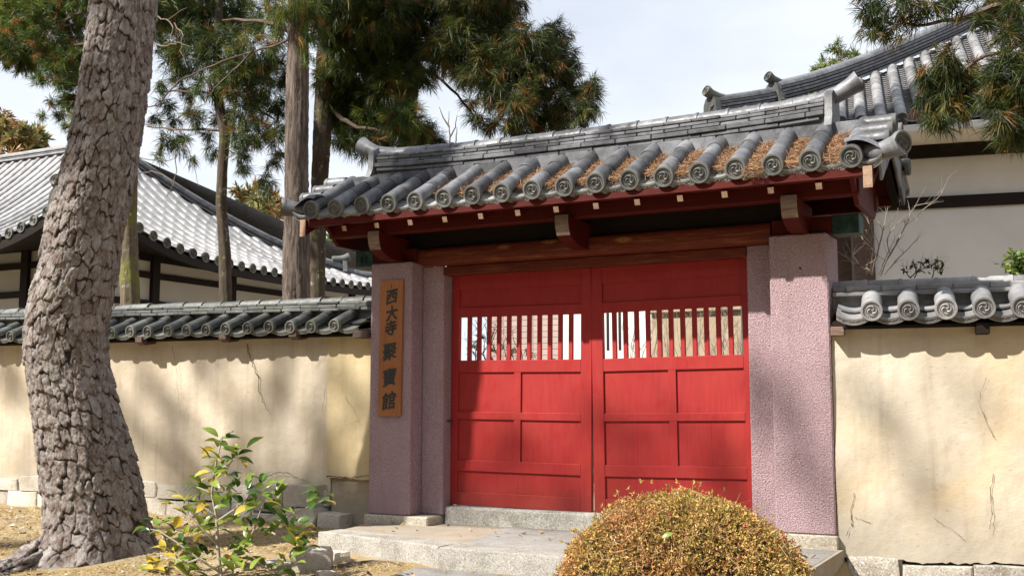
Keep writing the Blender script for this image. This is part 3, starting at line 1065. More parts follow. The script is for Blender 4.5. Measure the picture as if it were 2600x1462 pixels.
# ------------------------------------------------------------------ name board on the left pillar
SB = thing('name_board', 'upright orange brown wooden name board with black brush lettering on the left pillar', 'sign', (-2.095, -0.016, 1.0))
b = MB()
b.prism([(-2.235, 1.004), (-1.960, 1.008), (-1.945, 2.408), (-2.226, 2.412)], 'Y', -0.034, -0.002)
b.build('board', M['sign_wood'], SB, ang=0)
bm_ = None
dg = bpy.context.evaluated_depsgraph_get()
VV, FF = [], []
for ch, (x, z, s_) in zip('西大寺聚寶館', [(-2.082, 2.236, 0.165), (-2.078, 2.066, 0.165), (-2.088, 1.912, 0.165), (-2.098, 1.665, 0.19), (-2.1, 1.404, 0.19), (-2.104, 1.16, 0.19)]):
    cu = bpy.data.curves.new('glyph', 'FONT')
    cu.body = ch
    cu.size = s_
    cu.align_x, cu.align_y = 'CENTER', 'CENTER'
    cu.offset = 0.0
    cu.extrude = 0.0012
    cu.shear = 0.0
    cu.resolution_u = 4
    o = bpy.data.objects.new('glyph', cu)
    COL.objects.link(o)
    dg.update()
    me = bpy.data.meshes.new_from_object(o.evaluated_get(bpy.context.evaluated_depsgraph_get()))
    base = len(VV)
    co = [w.co.copy() for w in me.vertices]
    if co:
        mxx = (min(c.x for c in co) + max(c.x for c in co)) / 2
        mxy = (min(c.y for c in co) + max(c.y for c in co)) / 2
        tw = rnd.uniform(-0.03, 0.03)
        for c in co:
            px, pz = (c.x - mxx) * 0.92, (c.y - mxy)
            pz += px * 0.16 + 0.03 * s_ * math.sin(px / s_ * 7)             # brush slant
            px += 0.025 * s_ * math.sin(pz / s_ * 6 + x * 9)
            VV.append((x + px * math.cos(tw) - pz * math.sin(tw), -0.0362 - c.z, z + pz * math.cos(tw) + px * math.sin(tw)))
        FF += [tuple(i + base for i in p.vertices) for p in me.polygons]
        nv = len(co)
        for q, (ox, oz) in enumerate(((0.0055, 0.0015), (-0.004, 0.004), (0.001, -0.0045), (0.003, -0.0025))):      # a fuller brush
            b2 = len(VV)
            VV += [(VV[base + i][0] + ox * s_ / 0.17, VV[base + i][1] - 0.0002 * (q + 1), VV[base + i][2] + oz * s_ / 0.17) for i in range(nv)]
            FF += [tuple(i + b2 for i in p.vertices) for p in me.polygons]
    bpy.data.objects.remove(o); bpy.data.curves.remove(cu); bpy.data.meshes.remove(me)
b = MB(); b.add(VV, FF)
b.add([(-2.092, -0.0365, 2.37), (-2.084, -0.0365, 2.365), (-2.078, -0.0365, 2.335), (-2.086, -0.0365, 2.325), (-2.088, -0.0365, 2.345)], [(0, 1, 2, 3, 4)])
b.build('lettering', M['ink'], SB, ang=0)

# ------------------------------------------------------------------ earthen walls
def tiled_wall(prefix_label, cat_label, org, rz, length, spc, r, rd, ax_y, ax_z, first, wall_y, wall_th, wall_top, wall_bot, pitch, nk, mats, ridge, tiltx, capr, rows, jit):
    """a plastered wall with a little tiled roof; local x runs along the wall, -y is the face seen"""
    T = thing('earthen_wall', cat_label, 'wall', (org[0], org[1], wall_bot), rz)
    Bm = Matrix.Translation((org[0], org[1], 0)) @ Matrix.Rotation(rz, 4, 'Z')
    zt = lambda x: tiltx * x
    sgn = 1 if length > 0 else -1
    mt, md = mats
    a = math.atan(pitch)
    n_ = int((abs(length) - abs(first)) / spc) + 1
    me_e = end_roll(r, rd, 0.26, -0.24).mesh('end_tile', [mt, md], 40)
    me_r = roll(r * 0.98, 0.26).mesh('round_tile', mt, 40)
    me_p = eave_pan(spc * 0.98, 0.26, r * 0.62, r * 0.62).mesh('eave_pan_tile', md, 40)
    me_q = pan(spc * 0.92, 0.26, r * 0.55).mesh('pan_tile', mt, 40)
    j = lambda q: rnd.uniform(-q, q) * jit
    for i in range(n_):
        x = first + sgn * i * spc + j(0.012)
        rows_here = nk if abs(x) < 9 else 1
        for k in range(nk):
            d = k * 0.24
            o = link('end_tile' if k == 0 else 'round_tile', me_e if k == 0 else me_r, T,
                     Bm @ Matrix.Translation((x, ax_y + d * math.cos(a), ax_z + zt(x) + d * math.sin(a) + j(0.008))) @ Matrix.Rotation(a + j(0.02), 4, 'X') @ Matrix.Rotation(j(0.03), 4, 'Z'))
        xm = x - sgn * spc / 2
        for k in range(nk):
            d = k * 0.16
            link('eave_pan_tile' if k == 0 else 'pan_tile', me_p if k == 0 else me_q, T,
                 Bm @ Matrix.Translation((xm, ax_y + 0.02 + d * math.cos(a), ax_z + zt(xm) - r * 0.28 + d * math.sin(a) + 0.012 * k + j(0.006))) @ Matrix.Rotation(a - 0.04, 4, 'X') @ Matrix.Rotation(j(0.03), 4, 'Y'))
    # rear slope, plainer
    yc = wall_y + wall_th / 2
    b = MB()
    x0, x1 = sorted((0.012 * sgn, length))
    zb = ax_z - r * 0.9
    lo, hi = zt(x0), zt(x1)
    def strip(y0, z0, y1, z1, th):
        b.add([(x0, y0, z0 + lo), (x1, y0, z0 + hi), (x1, y1, z1 + hi), (x0, y1, z1 + lo),
               (x0, y0, z0 + lo - th), (x1, y0, z0 + hi - th), (x1, y1, z1 + hi - th), (x0, y1, z1 + lo - th)],
              [(0, 1, 2, 3), (7, 6, 5, 4), (0, 4, 5, 1), (1, 5, 6, 2), (2, 6, 7, 3), (3, 7, 4, 0)])
    strip(2 * yc - ax_y, ax_z, yc, ridge[0] - 0.02, 0.05)
    link('rear_slope', b.mesh('rear_slope', mt, 0), T, Bm)
    b = MB()
    strip(ax_y + 0.09, ax_z - r * 1.5, yc, ax_z - r * 1.5 + pitch * (yc - ax_y - 0.09), 0.03)
    link('eave_boarding', b.mesh('eave_boarding', M['dark_wood'], 0), T, Bm)
    # ridge courses
    for c, (z0, h, hw, ln) in enumerate(rows):
        x = 0.012 * sgn + (sgn * ln * 0.4 if c % 2 else 0)
        segs = []
        if c % 2:
            segs.append((0.012 * sgn, x))
        while abs(x) < abs(length):
            segs.append((x, x + sgn * ln)); x += sgn * ln
        for (s0, s1) in segs:
            s0, s1 = sorted((s0, s1))
            b = MB(); b.box(-(s1 - s0) / 2 + 0.0015, (s1 - s0) / 2 - 0.0015, -hw + j(0.006), hw, 0, h, 0.007)
            xc = (s0 + s1) / 2
            link('ridge_tile', b.mesh('ridge_tile', mt, 30), T, Bm @ Matrix.Translation((xc, yc + j(0.008), ridge[0] + ridge[1] * xc + z0 + j(0.004))) @ Matrix.Rotation(-math.atan(ridge[1]) + j(0.012), 4, 'Y'))
    zc = rows[-1][0] + rows[-1][1] - 0.012
    b = MB(); x0_, x1_ = sorted((0.014 * sgn, length))
    b.sweep([(x0_, yc, ridge[0] + ridge[1] * x0_ - 0.1), (x1_, yc, ridge[0] + ridge[1] * x1_ - 0.1)], [(-0.08, 0), (0.08, 0), (0.07, 0.1 + zc), (-0.07, 0.1 + zc)])
    link('ridge_core', b.mesh('ridge_core', mt, 0), T, Bm)
    me_c = roll(capr, spc if spc > 0.27 else 0.29, 12, 0.005).mesh('ridge_cap_tile', mt, 40)
    x = 0.012 * sgn
    cl = 0.29
    while abs(x) < abs(length):
        xe = x + cl if sgn > 0 else x
        link('ridge_cap_tile', me_c, T, Bm @ Matrix.Translation((xe, yc + j(0.006), ridge[0] + ridge[1] * xe + zc + j(0.004))) @ Matrix.Rotation(math.pi / 2, 4, 'Z') @ Matrix.Rotation(j(0.015), 4, 'X'))
        x += sgn * cl
    return T, Bm


# left wall -----------------------------------------------------------------
LW, LB = tiled_wall('', 'long tan earthen wall left of the gate with mossy dark tile coping', (-2.37, 0.0), 0.0, -12.5, 0.298, 0.063, 0.07, -0.075, 1.965, -0.40, 0.15, 0.42, 1.9, -0.2, 0.42, 2,
                    (M['tile_old'], M['tile_old_disc']), (2.135, -0.0165), -0.006, 0.068, [(0.0, 0.032, 0.15, 0.27), (0.035, 0.038, 0.13, 0.25), (0.076, 0.03, 0.11, 0.29)], 1.0)


def wall_face(name, mat, T, Bm, x0, x1, y, th, z0, z1top, amp, seed, nx_=140, nz_=46, ragged=0.0):
    """plaster body whose front face waves and is pitted; z1top(x)"""
    r_ = np.random.default_rng(seed)
    gx = np.linspace(x0, x1, nx_)
    gzv = np.linspace(0, 1, nz_)
    A, B_ = np.meshgrid(gx, gzv)
    zt_ = np.array([z1top(q) for q in gx])
    zb_ = np.full(nx_, z0) + ragged * (np.sin(gx * 6.1) * 0.5 + np.sin(gx * 15.7 + 1) * 0.3 + r_.standard_normal(nx_) * 0.25)
    Zz = zb_ + (zt_ - zb_) * B_
    D = amp * (np.sin(A * 1.9 + 0.7) * np.sin(Zz * 2.3 + 1.1) + 0.6 * np.sin(A * 4.3 + Zz * 3.1) + 0.35 * np.sin(A * 9.1 - Zz * 7.7)) + r_.standard_normal(A.shape) * amp * 0.12
    low = np.clip(1 - (Zz - z0) / 0.35, 0, 1)
    D -= low * amp * 1.5 * (0.5 + 0.5 * np.sin(A * 5.3 + 2 * np.sin(A * 2)))
    Yf = y - D
    front = np.stack([A, Yf, Zz], -1).reshape(-1, 3)
    back = np.stack([A, np.full_like(A, y + th), Zz], -1).reshape(-1, 3)
    n_ = nx_ * nz_
    id_ = np.arange(n_).reshape(nz_, nx_)
    q = np.stack([id_[:-1, :-1], id_[:-1, 1:], id_[1:, 1:], id_[1:, :-1]], -1).reshape(-1, 4)
    q2 = q[:, ::-1] + n_
    def edge(l):
        l = np.array(l)
        return np.stack([l[:-1], l[:-1] + n_, l[1:] + n_, l[1:]], -1)
    Fq = np.concatenate([q, q2, edge(id_[0]), edge(id_[-1])[:, ::-1], edge(id_[:, 0])[:, ::-1], edge(id_[:, -1])])
    me = fast_mesh(name, np.concatenate([front, back]), Fq, mat, smooth=True)
    me.set_sharp_from_angle(angle=rad(40))
    return link(name, me, T, Bm)


wall_face('plaster', M['plaster'], LW, LB, -12.5, -0.61, 0.15, 0.42, 0.16, lambda x: 1.925 - 0.006 * x, 0.012, 3, 260, 50, 0.02)
wall_face('plaster_pier', M['plaster_y'], LW, LB, -0.63, -0.004, 0.125, 0.44, 0.345, lambda x: 1.93, 0.009, 5, 24, 50, 0.015)
wall_face('rubble_foot', M['rubble'], LW, LB, -0.60, -0.004, 0.165, 0.40, -0.2, lambda x: 0.36, 0.022, 6, 30, 24)


def crack(T, pts, w0, y, nsub=5, seed=1, axis_m=None):
    """a jagged dark split; pts (x,z) in place coordinates on the plane y"""
    r_ = random.Random(seed)
    P = []
    for i in range(len(pts) - 1):
        for k in range(nsub):
            t = k / nsub
            P.append((pts[i][0] * (1 - t) + pts[i + 1][0] * t + r_.uniform(-1, 1) * 0.012, pts[i][1] * (1 - t) + pts[i + 1][1] * t + r_.uniform(-1, 1) * 0.008))
    P.append(pts[-1])
    b = MB()
    vs_, fs = [], []
    for i, (x, z) in enumerate(P):
        t = i / (len(P) - 1)
        w = w0 * (0.25 + 0.75 * (1 - t)) * r_.uniform(0.5, 1.3)
        d = (P[min(i + 1, len(P) - 1)][0] - P[max(i - 1, 0)][0], P[min(i + 1, len(P) - 1)][1] - P[max(i - 1, 0)][1])
        l_ = math.hypot(*d) or 1
        nx_, nz_ = -d[1] / l_ * w, d[0] / l_ * w
        yy = y(x, z) if callable(y) else y
        vs_ += [(x - nx_, yy, z - nz_), (x + nx_, yy, z + nz_)]
    for i in range(len(P) - 1):
        fs.append((2 * i, 2 * i + 1, 2 * i + 3, 2 * i + 2))
    b.add(vs_, fs)
    return b.build('crack', M['crack'], T, ang=0)


def surf(ob, x, z, off=0.003):
    """front surface height of a wall body, read from its own mesh"""
    ok, loc, nn, i = ob.ray_cast(WM[ob.name].inverted() @ Vector((x, -3, z)), WM[ob.name].inverted().to_3x3() @ Vector((0, 1, 0)))
    return (WM[ob.name] @ loc).y - off if ok else 0.13


PL = bpy.data.objects['plaster']
PP = bpy.data.objects['plaster_pier']
pl_y = lambda x, z: 0.126
crack(LW, [(-4.137, 1.80), (-4.11, 1.7), (-4.043, 1.556), (-3.95, 1.42), (-3.967, 1.31), (-3.888, 1.15), (-3.80, 1.04)], 0.008, pl_y, 5, 1)
crack(LW, [(-5.27, 1.8), (-5.2, 1.55), (-5.16, 1.3), (-5.1, 1.0)], 0.0025, pl_y, 6, 2)
crack(LW, [(-3.8, 0.33), (-3.65, 0.385), (-3.48, 0.37), (-3.36, 0.31), (-3.2, 0.29)], 0.005, pl_y, 5, 3)
crack(LW, [(-3.03, 1.3), (-3.06, 1.1), (-3.02, 0.8), (-3.05, 0.45)], 0.002, lambda x, z: 0.124, 6, 4)
crack(LW, [(-2.98, 0.352), (-2.85, 0.36), (-2.7, 0.352), (-2.55, 0.365), (-2.40, 0.38)], 0.009, lambda x, z: 0.104, 5, 5)
crack(LW, [(-2.75, 1.2), (-2.62, 1.05), (-2.55, 0.9)], 0.002, lambda x, z: 0.103, 5, 9)
# two courses of foot stones
def foot_stone(x0, x1, z0, z1, y, seed, name='foot_stone', parent=None, mat=None, M0=None):
    r_ = random.Random(seed)
    k = lambda q: r_.uniform(-q, q)
    o = [(x0 + 0.006 + k(.01), z0 + 0.004 + k(.008)), (x1 - 0.006 + k(.015), z0 + 0.004 + k(.008)), (x1 - 0.006 + k(.02), (z0 + z1) / 2), (x1 - 0.007 + k(.02), z1 - 0.004 + k(.01)), ((x0 + x1) / 2, z1 - 0.002 + k(.01)), (x0 + 0.007 + k(.02), z1 - 0.004 + k(.01))]
    cx, cz = (x0 + x1) / 2, (z0 + z1) / 2
    b = MB()
    n_ = len(o)
    yf = y + k(0.012)
    rings = [(1.0, y + 0.3), (1.0, yf + 0.03), (0.985, yf + 0.010), (0.93, yf), (0.5, yf - 0.008 + k(.004))]
    vs_ = []
    for s_, yy in rings:
        for (px, pz) in o:
            vs_.append((cx + (px - cx) * s_, yy + k(0.003), cz + (pz - cz) * s_))
    fs = []
    for i in range(len(rings) - 1):
        for q in range(n_):
            fs.append((i * n_ + q, i * n_ + (q + 1) % n_, (i + 1) * n_ + (q + 1) % n_, (i + 1) * n_ + q))
    fs.append(tuple((len(rings) - 1) * n_ + q for q in range(n_)))
    b.add(vs_, fs)
    return link(name, b.mesh(name, mat or M['block'], 30), parent, M0 if M0 is not None else Matrix.Identity(4))
x = -13.0
sd = 20
for (z0, z1) in ((-0.24, 0.03), (0.03, 0.2)):
    x = -12.0
    while x < -3.1:
        w = rnd.uniform(0.34, 0.75) if x < -4.6 else rnd.uniform(0.3, 0.55)
        x1 = min(x + w, -3.0)
        if x1 - x < 0.15: break
        foot_stone(x, x1, z0, z1 + (rnd.uniform(-.02, .03)), 0.128, sd, parent=LW); sd += 1
        x = x1
for (x0, x1, z0, z1, y) in ((-4.0, -3.52, -0.05, 0.26, 0.02), (-3.5, -3.05, 0.02, 0.27, 0.0), (-3.42, -3.02, -0.16, 0.02, -0.06), (-3.0, -2.68, -0.2, -0.02, -0.05), (-3.9, -3.45, -0.24, -0.05, -0.03)):
    foot_stone(x0, x1, z0, z1, y, sd, parent=LW); sd += 1
b = MB(); b.prism([(-0.09, 1.825), (-0.09, 1.885), (0.2, 1.9), (0.2, 1.825), (-0.02, 1.79)], 'X', -0.05, 0.05)
me = b.mesh('eave_bracket', M['brown_wood'], 0)
for x in (-8.9, -7.4, -5.62, -4.33, -3.34):
    link('eave_bracket', me, LW, Matrix.Translation((x, 0.02, 0.03)))
b = MB(); b.box(-2.56, -2.375, -0.05, 0.14, 1.82, 1.90, 0.006); b.build('end_block', M['brown_wood'], LW)

# right wall ----------------------------------------------------------------
RZ = rad(8.0)
RW, RB = tiled_wall('', 'pale earthen wall right of the gate under a clean grey tile coping', (2.372, 0.035), RZ, 6.0, 0.287, 0.083, 0.089, -0.20, 1.905, 0.34, 0.0, 0.40, 1.8, -0.2, 0.42, 2,
                    (M['tile_pale'], M['tile_pale']), (2.045, 0.0), 0.0, 0.072, [(0.0, 0.036, 0.165, 0.287), (0.038, 0.052, 0.12, 0.287)], 0.25)
wall_face('plaster', M['plaster_r'], RW, RB, 0.0, 6.0, 0.0, 0.40, -0.155, lambda x: 1.80, 0.010, 8, 200, 60, 0.02)
b = MB(); b.box(0.0, 0.11, -0.12, 0.10, 1.70, 1.775, 0.005); link('eave_bracket', b.mesh('eave_bracket', M['worn_end']), RW, RB)
b = MB(); b.box(0, 0.10, -0.14, 0.10, 1.69, 1.785, 0.005); mbk = b.mesh('eave_bracket', M['dark_wood'])
for x in (1.14, 2.6):
    link('eave_bracket', mbk, RW, RB @ Matrix.Translation((x, 0, 0)))
def rcrack(pts, w, seed):
    Q = []
    for (px, py) in pts:
        p = RB.inverted() @ Vector(wall_pt(px, py)); Q.append((p.x, p.z))
    ob = crack(RW, [(0, 0), (1, 1)], 0.001, 0)      # placeholder mesh is replaced below
    bpy.data.objects.remove(ob)
    r_ = random.Random(seed)
    b = MB(); vs_, fs = [], []
    P = []
    for i in range(len(Q) - 1):
        for k in range(5):
            t = k / 5
            P.append((Q[i][0] * (1 - t) + Q[i + 1][0] * t + r_.uniform(-1, 1) * 0.008, Q[i][1] * (1 - t) + Q[i + 1][1] * t + r_.uniform(-1, 1) * 0.006))
    P.append(Q[-1])
    for i, (x, z) in enumerate(P):
        ww = w * r_.uniform(0.3, 1.2)
        vs_ += [(x - ww, -0.0185, z - ww * 0.5), (x + ww, -0.0185, z + ww * 0.5)]
    for i in range(len(P) - 1):
        fs.append((2 * i, 2 * i + 1, 2 * i + 3, 2 * i + 2))
    b.add(vs_, fs)
    link('crack', b.mesh('crack', M['crack'], 0), RW, RB)
def wall_pt(px, py):
    nrm = np.array([-math.sin(RZ), math.cos(RZ), 0])
    d = ray(px, py)
    return CAM_O + d * (np.dot(np.array([2.372, 0.035, 0]) - CAM_O, nrm) / np.dot(d, nrm))
rcrack([(2150, 1240), (2140, 1290), (2145, 1315), (2130, 1345)], 0.004, 1)
rcrack([(2150, 1300), (2190, 1315)], 0.003, 2)
rcrack([(2500, 1190), (2490, 1250), (2495, 1290), (2488, 1330)], 0.003, 3)
rcrack([(2350, 1300), (2420, 1350)], 0.0025, 4)
rcrack([(2480, 950), (2460, 1010), (2500, 1100)], 0.002, 5)
sd = 90
x = 0.05
while x < 5.5:
    w = rnd.uniform(0.3, 0.6)
    foot_stone(x, x + w, -0.5, -0.14 + rnd.uniform(-0.05, 0.02), -0.012, sd, parent=RW, mat=M['rubble_stone'], M0=RB); sd += 1
    x += w

# ------------------------------------------------------------------ kerb, slabs and loose stones
def slabstone(name, poly, z0, z1, mat, label, cat, seed, bev=0.015, group=None):
    r_ = random.Random(seed)
    cx, cy = sum(p[0] for p in poly) / len(poly), sum(p[1] for p in poly) / len(poly)
    P = []
    for i in range(len(poly)):
        a, c = poly[i], poly[(i + 1) % len(poly)]
        for k in range(3):
            t = k / 3
            P.append((a[0] * (1 - t) + c[0] * t + r_.uniform(-.004, .004), a[1] * (1 - t) + c[1] * t + r_.uniform(-.004, .004)))
    b = MB()
    n_ = len(P)
    vs_, fs = [], []
    for (ins, z) in ((0, z0), (0, z1 - bev), (bev * 0.5, z1 - bev * 0.3), (bev * 1.3, z1)):
        for (px, py) in P:
            l_ = math.hypot(px - cx, py - cy)
            vs_.append((px + (cx - px) / l_ * ins, py + (cy - py) / l_ * ins, z + r_.uniform(-.003, .003)))
    for i in range(3):
        for q in range(n_):
            fs.append((i * n_ + q, i * n_ + (q + 1) % n_, (i + 1) * n_ + (q + 1) % n_, (i + 1) * n_ + q))
    fs.append(tuple(3 * n_ + q for q in range(n_)))
    b.add(vs_, fs)
    o = b.build(name, mat, ang=35)
    return tag(o, label, cat, group)


KG = 'granite kerb stones edging the gate landing'
slabstone('kerb_stone', [(-2.24, -1.0), (-0.66, -1.43), (-0.60, -1.12), (-2.18, -0.72)], -0.42, -0.072, M['granite'], 'long pale granite kerb stone at the left end of the step, soil at its foot', 'kerb stone', 1, group=KG)
slabstone('kerb_stone', [(-0.648, -1.46), (0.62, -1.52), (0.62, -1.19), (-0.62, -1.13)], -0.42, -0.076, M['granite'], 'stained kerb stone in the middle of the step in front of the red doors', 'kerb stone', 2, group=KG)
slabstone('kerb_stone', [(0.632, -1.52), (2.40, -1.58), (2.40, -1.25), (0.632, -1.19)], -0.42, -0.078, M['granite'], 'kerb stone of the step hidden behind the round clipped bush', 'kerb stone', 3, group=KG)
slabstone('paving_slab', [(-0.60, -1.115), (0.9, -1.18), (0.9, 0.2), (-0.88, 0.22)], -0.3, -0.080, M['slab'], 'grey paving slab on the landing directly before the red doors', 'paving slab', 4)
slabstone('paving_slab', [(0.91, -1.185), (2.4, -1.24), (2.4, -0.06), (0.91, 0.0)], -0.3, -0.083, M['slab'], 'grey paving slab on the landing beside the right pillar', 'paving slab', 5)
slabstone('paving_slab', [(-0.80, -1.52), (0.2, -1.56), (0.2, -3.0), (-0.62, -3.2)], -0.5, -0.238, M['slab'], 'dark speckled paving slab below the step at the bottom edge, with a crack joint', 'paving slab', 6)
slabstone('paving_slab', [(0.215, -1.56), (1.6, -1.62), (1.6, -3.1), (0.215, -3.0)], -0.5, -0.242, M['slab'], 'dark speckled paving slab below the step beside the clipped bush', 'paving slab', 7)


def rock(label, px, py, z, sx, sy, sz, rz, seed, mat='block'):
    r_ = random.Random(seed)
    p = atp(px, py, 'Z', z)
    bm = bmesh.new()
    bmesh.ops.create_cube(bm, size=1.0)
    bmesh.ops.subdivide_edges(bm, edges=bm.edges, cuts=2, use_grid_fill=True)
    for v_ in bm.verts:
        q = v_.co.normalized() * 0.62
        v_.co = v_.co * 0.62 + q * 0.38 + Vector((r_.uniform(-.06, .06), r_.uniform(-.06, .06), r_.uniform(-.05, .05)))
        v_.co = Vector((v_.co.x * sx, v_.co.y * sy, v_.co.z * sz))
    me = bpy.data.meshes.new('loose_stone')
    bm.to_mesh(me); bm.free()
    me.materials.append(M[mat])
    me.shade_smooth(); me.set_sharp_from_angle(angle=rad(28))
    o = link('loose_stone', me, None, Matrix.Translation((p[0], p[1], p[2])) @ Matrix.Rotation(rz, 4, 'Z'))
    return tag(o, label, 'stone', 'loose stones by the left end of the kerb')


rock('rough pale stone block leaning against the left end of the granite kerb', 785, 1405, -0.20, 0.34, 0.26, 0.2, 0.5, 3)
rock('small flat grey stone right of the rough block beside the kerb', 838, 1402, -0.24, 0.26, 0.2, 0.12, -0.3, 4)
rock('low weathered stone half buried under the camellia branches', 700, 1428, -0.29, 0.44, 0.26, 0.12, 0.2, 5)
rock('small stone lying in the dry grass at the bottom edge below the kerb', 820, 1449, -0.30, 0.16, 0.12, 0.09, 0.9, 6)

# surface root in the dry grass before the kerb
b = MB()
pts = [atp(px, py, 'Z', -0.285) for px, py in ((770, 1449), (830, 1432), (890, 1424), (940, 1424), (985, 1430), (1010, 1436))]
b.tube([(p[0], p[1], gz(p[0], p[1]) - 0.006) for p in pts], [0.02, 0.034, 0.04, 0.036, 0.028, 0.012], 9)
tag(b.build('surface_root', M['limb'], ang=60), 'thin weathered root lying across the dry grass before the kerb', 'root')

# ------------------------------------------------------------------ dry grass and litter
n_ = 60000
gx = rng.uniform(-8.6, 0.6, n_); gy = rng.uniform(-4.2, 0.02, n_)
keep = (np.sin(gx * 1.7 + gy * 2.1) + np.sin(gx * 0.9 - gy * 3.3 + 1) + rng.standard_normal(n_) * 0.9) > -1.1
keep &= ~((gx > -2.3) & (gy > -1.45)) & ~((gx > -0.85) & (gy > -3.3)) & (np.hypot(gx + 3.9, gy + 2.3) > 0.4)
gx, gy = gx[keep], gy[keep]
n_ = len(gx)
ln = rng.uniform(0.02, 0.065, n_)
dd = unit(rng.standard_normal((n_, 3)) * np.array([1, 1, 0.25]) + np.array([0, 0, 0.3]))
cs = np.stack([gx, gy, soil_z(gx, gy) + 0.010 + ln * 0.2 * np.abs(dd[:, 2])], 1)
t = rng.random((n_, 1))
cc = np.array([0.42, 0.32, 0.14]) * (1 - t) + np.array([0.6, 0.5, 0.28]) * t
gr = rng.random((n_, 1)) < 0.2
cc = np.where(gr, np.array([0.2, 0.2, 0.06]), cc)
br = rng.random((n_, 1)) < 0.18
cc = np.where(br, np.array([0.25, 0.13, 0.06]), cc)
v, f, c4 = blades(cs, dd, ln, np.full(n_, 0.0038), cc)
tag(put('dry_grass', fast_mesh('dry_grass', v, f, M['straw'], c4)), 'short straw coloured grass and litter on the soil before the wall', 'dry grass', kind='stuff')

# fallen leaves and pebbles
def scatter(n_, test):
    x = rng.uniform(-8.6, 2.4, n_); y = rng.uniform(-4.6, 0.0, n_)
    k = test(x, y)
    return x[k], y[k]
def top_z(x, y):
    z = soil_z(x, y)
    on_land = (x > -2.2) & (y > -0.85)
    on_kerb = (x > -2.2) & (y > -1.42 + 0.27 * (x + 0.65) * (x < -0.65) * -1) & (y < -0.75) & (x < 2.4)
    z = np.where(on_land, -0.082, z)
    return np.where((x > -0.8) & (y < -1.6), -0.236, z)
lx_, ly_ = scatter(2600, lambda x, y: ~((x > -2.35) & (x < 2.4) & (y > -1.62) & (y < -0.72)) & (np.hypot(x + 3.9, y + 2.3) > 0.55) & ((x < -2.2) | (rng.random(len(x)) < 0.35)))
n_ = len(lx_)
dd = unit(rng.standard_normal((n_, 3)) * np.array([1, 1, 0.22]))
lc = np.array([[0.3, 0.15, 0.06], [0.42, 0.27, 0.11], [0.17, 0.09, 0.05], [0.5, 0.36, 0.12]])[rng.integers(0, 4, n_)]
v, f, c4 = blades(np.stack([lx_, ly_, top_z(lx_, ly_) + 0.014], 1), dd, rng.uniform(0.03, 0.07, n_), rng.uniform(0.012, 0.026, n_), lc)
tag(put('fallen_leaves', fast_mesh('fallen_leaves', v, f, M['straw'], c4)), 'brown dead leaves scattered over the soil and the landing', 'fallen leaves', kind='stuff')
px_, py_ = scatter(1500, lambda x, y: (x < -2.35) & (np.hypot(x + 3.9, y + 2.3) > 0.6))
n_ = len(px_)
base_ = np.array([[1, 0, 0], [0.3, 0.9, 0], [-0.8, 0.5, 0], [-0.8, -0.6, 0], [0.3, -0.9, 0], [0, 0.1, 0.75]])
pr_ = rng.uniform(0.006, 0.022, n_) * (1 + (rng.random(n_) < 0.05) * 1.2)
an = rng.uniform(0, 6.28, n_)
bx_ = base_[None] * pr_[:, None, None] * rng.uniform(0.7, 1.2, (n_, 6, 1))
rx_ = bx_[..., 0] * np.cos(an)[:, None] - bx_[..., 1] * np.sin(an)[:, None]
ry_ = bx_[..., 0] * np.sin(an)[:, None] + bx_[..., 1] * np.cos(an)[:, None]
V_ = np.stack([px_[:, None] + rx_, py_[:, None] + ry_, (soil_z(px_, py_) + 0.006)[:, None] + bx_[..., 2]], -1).reshape(-1, 3)
F_ = (np.arange(n_)[:, None, None] * 6 + np.array([[0, 1, 5], [1, 2, 5], [2, 3, 5], [3, 4, 5], [4, 0, 5]])[None]).reshape(-1, 3)
tag(put('pebbles', fast_mesh('pebbles', V_, F_, M['block'], smooth=True)), 'small grey pebbles strewn on the soil in front of the left wall', 'pebbles', kind='stuff')

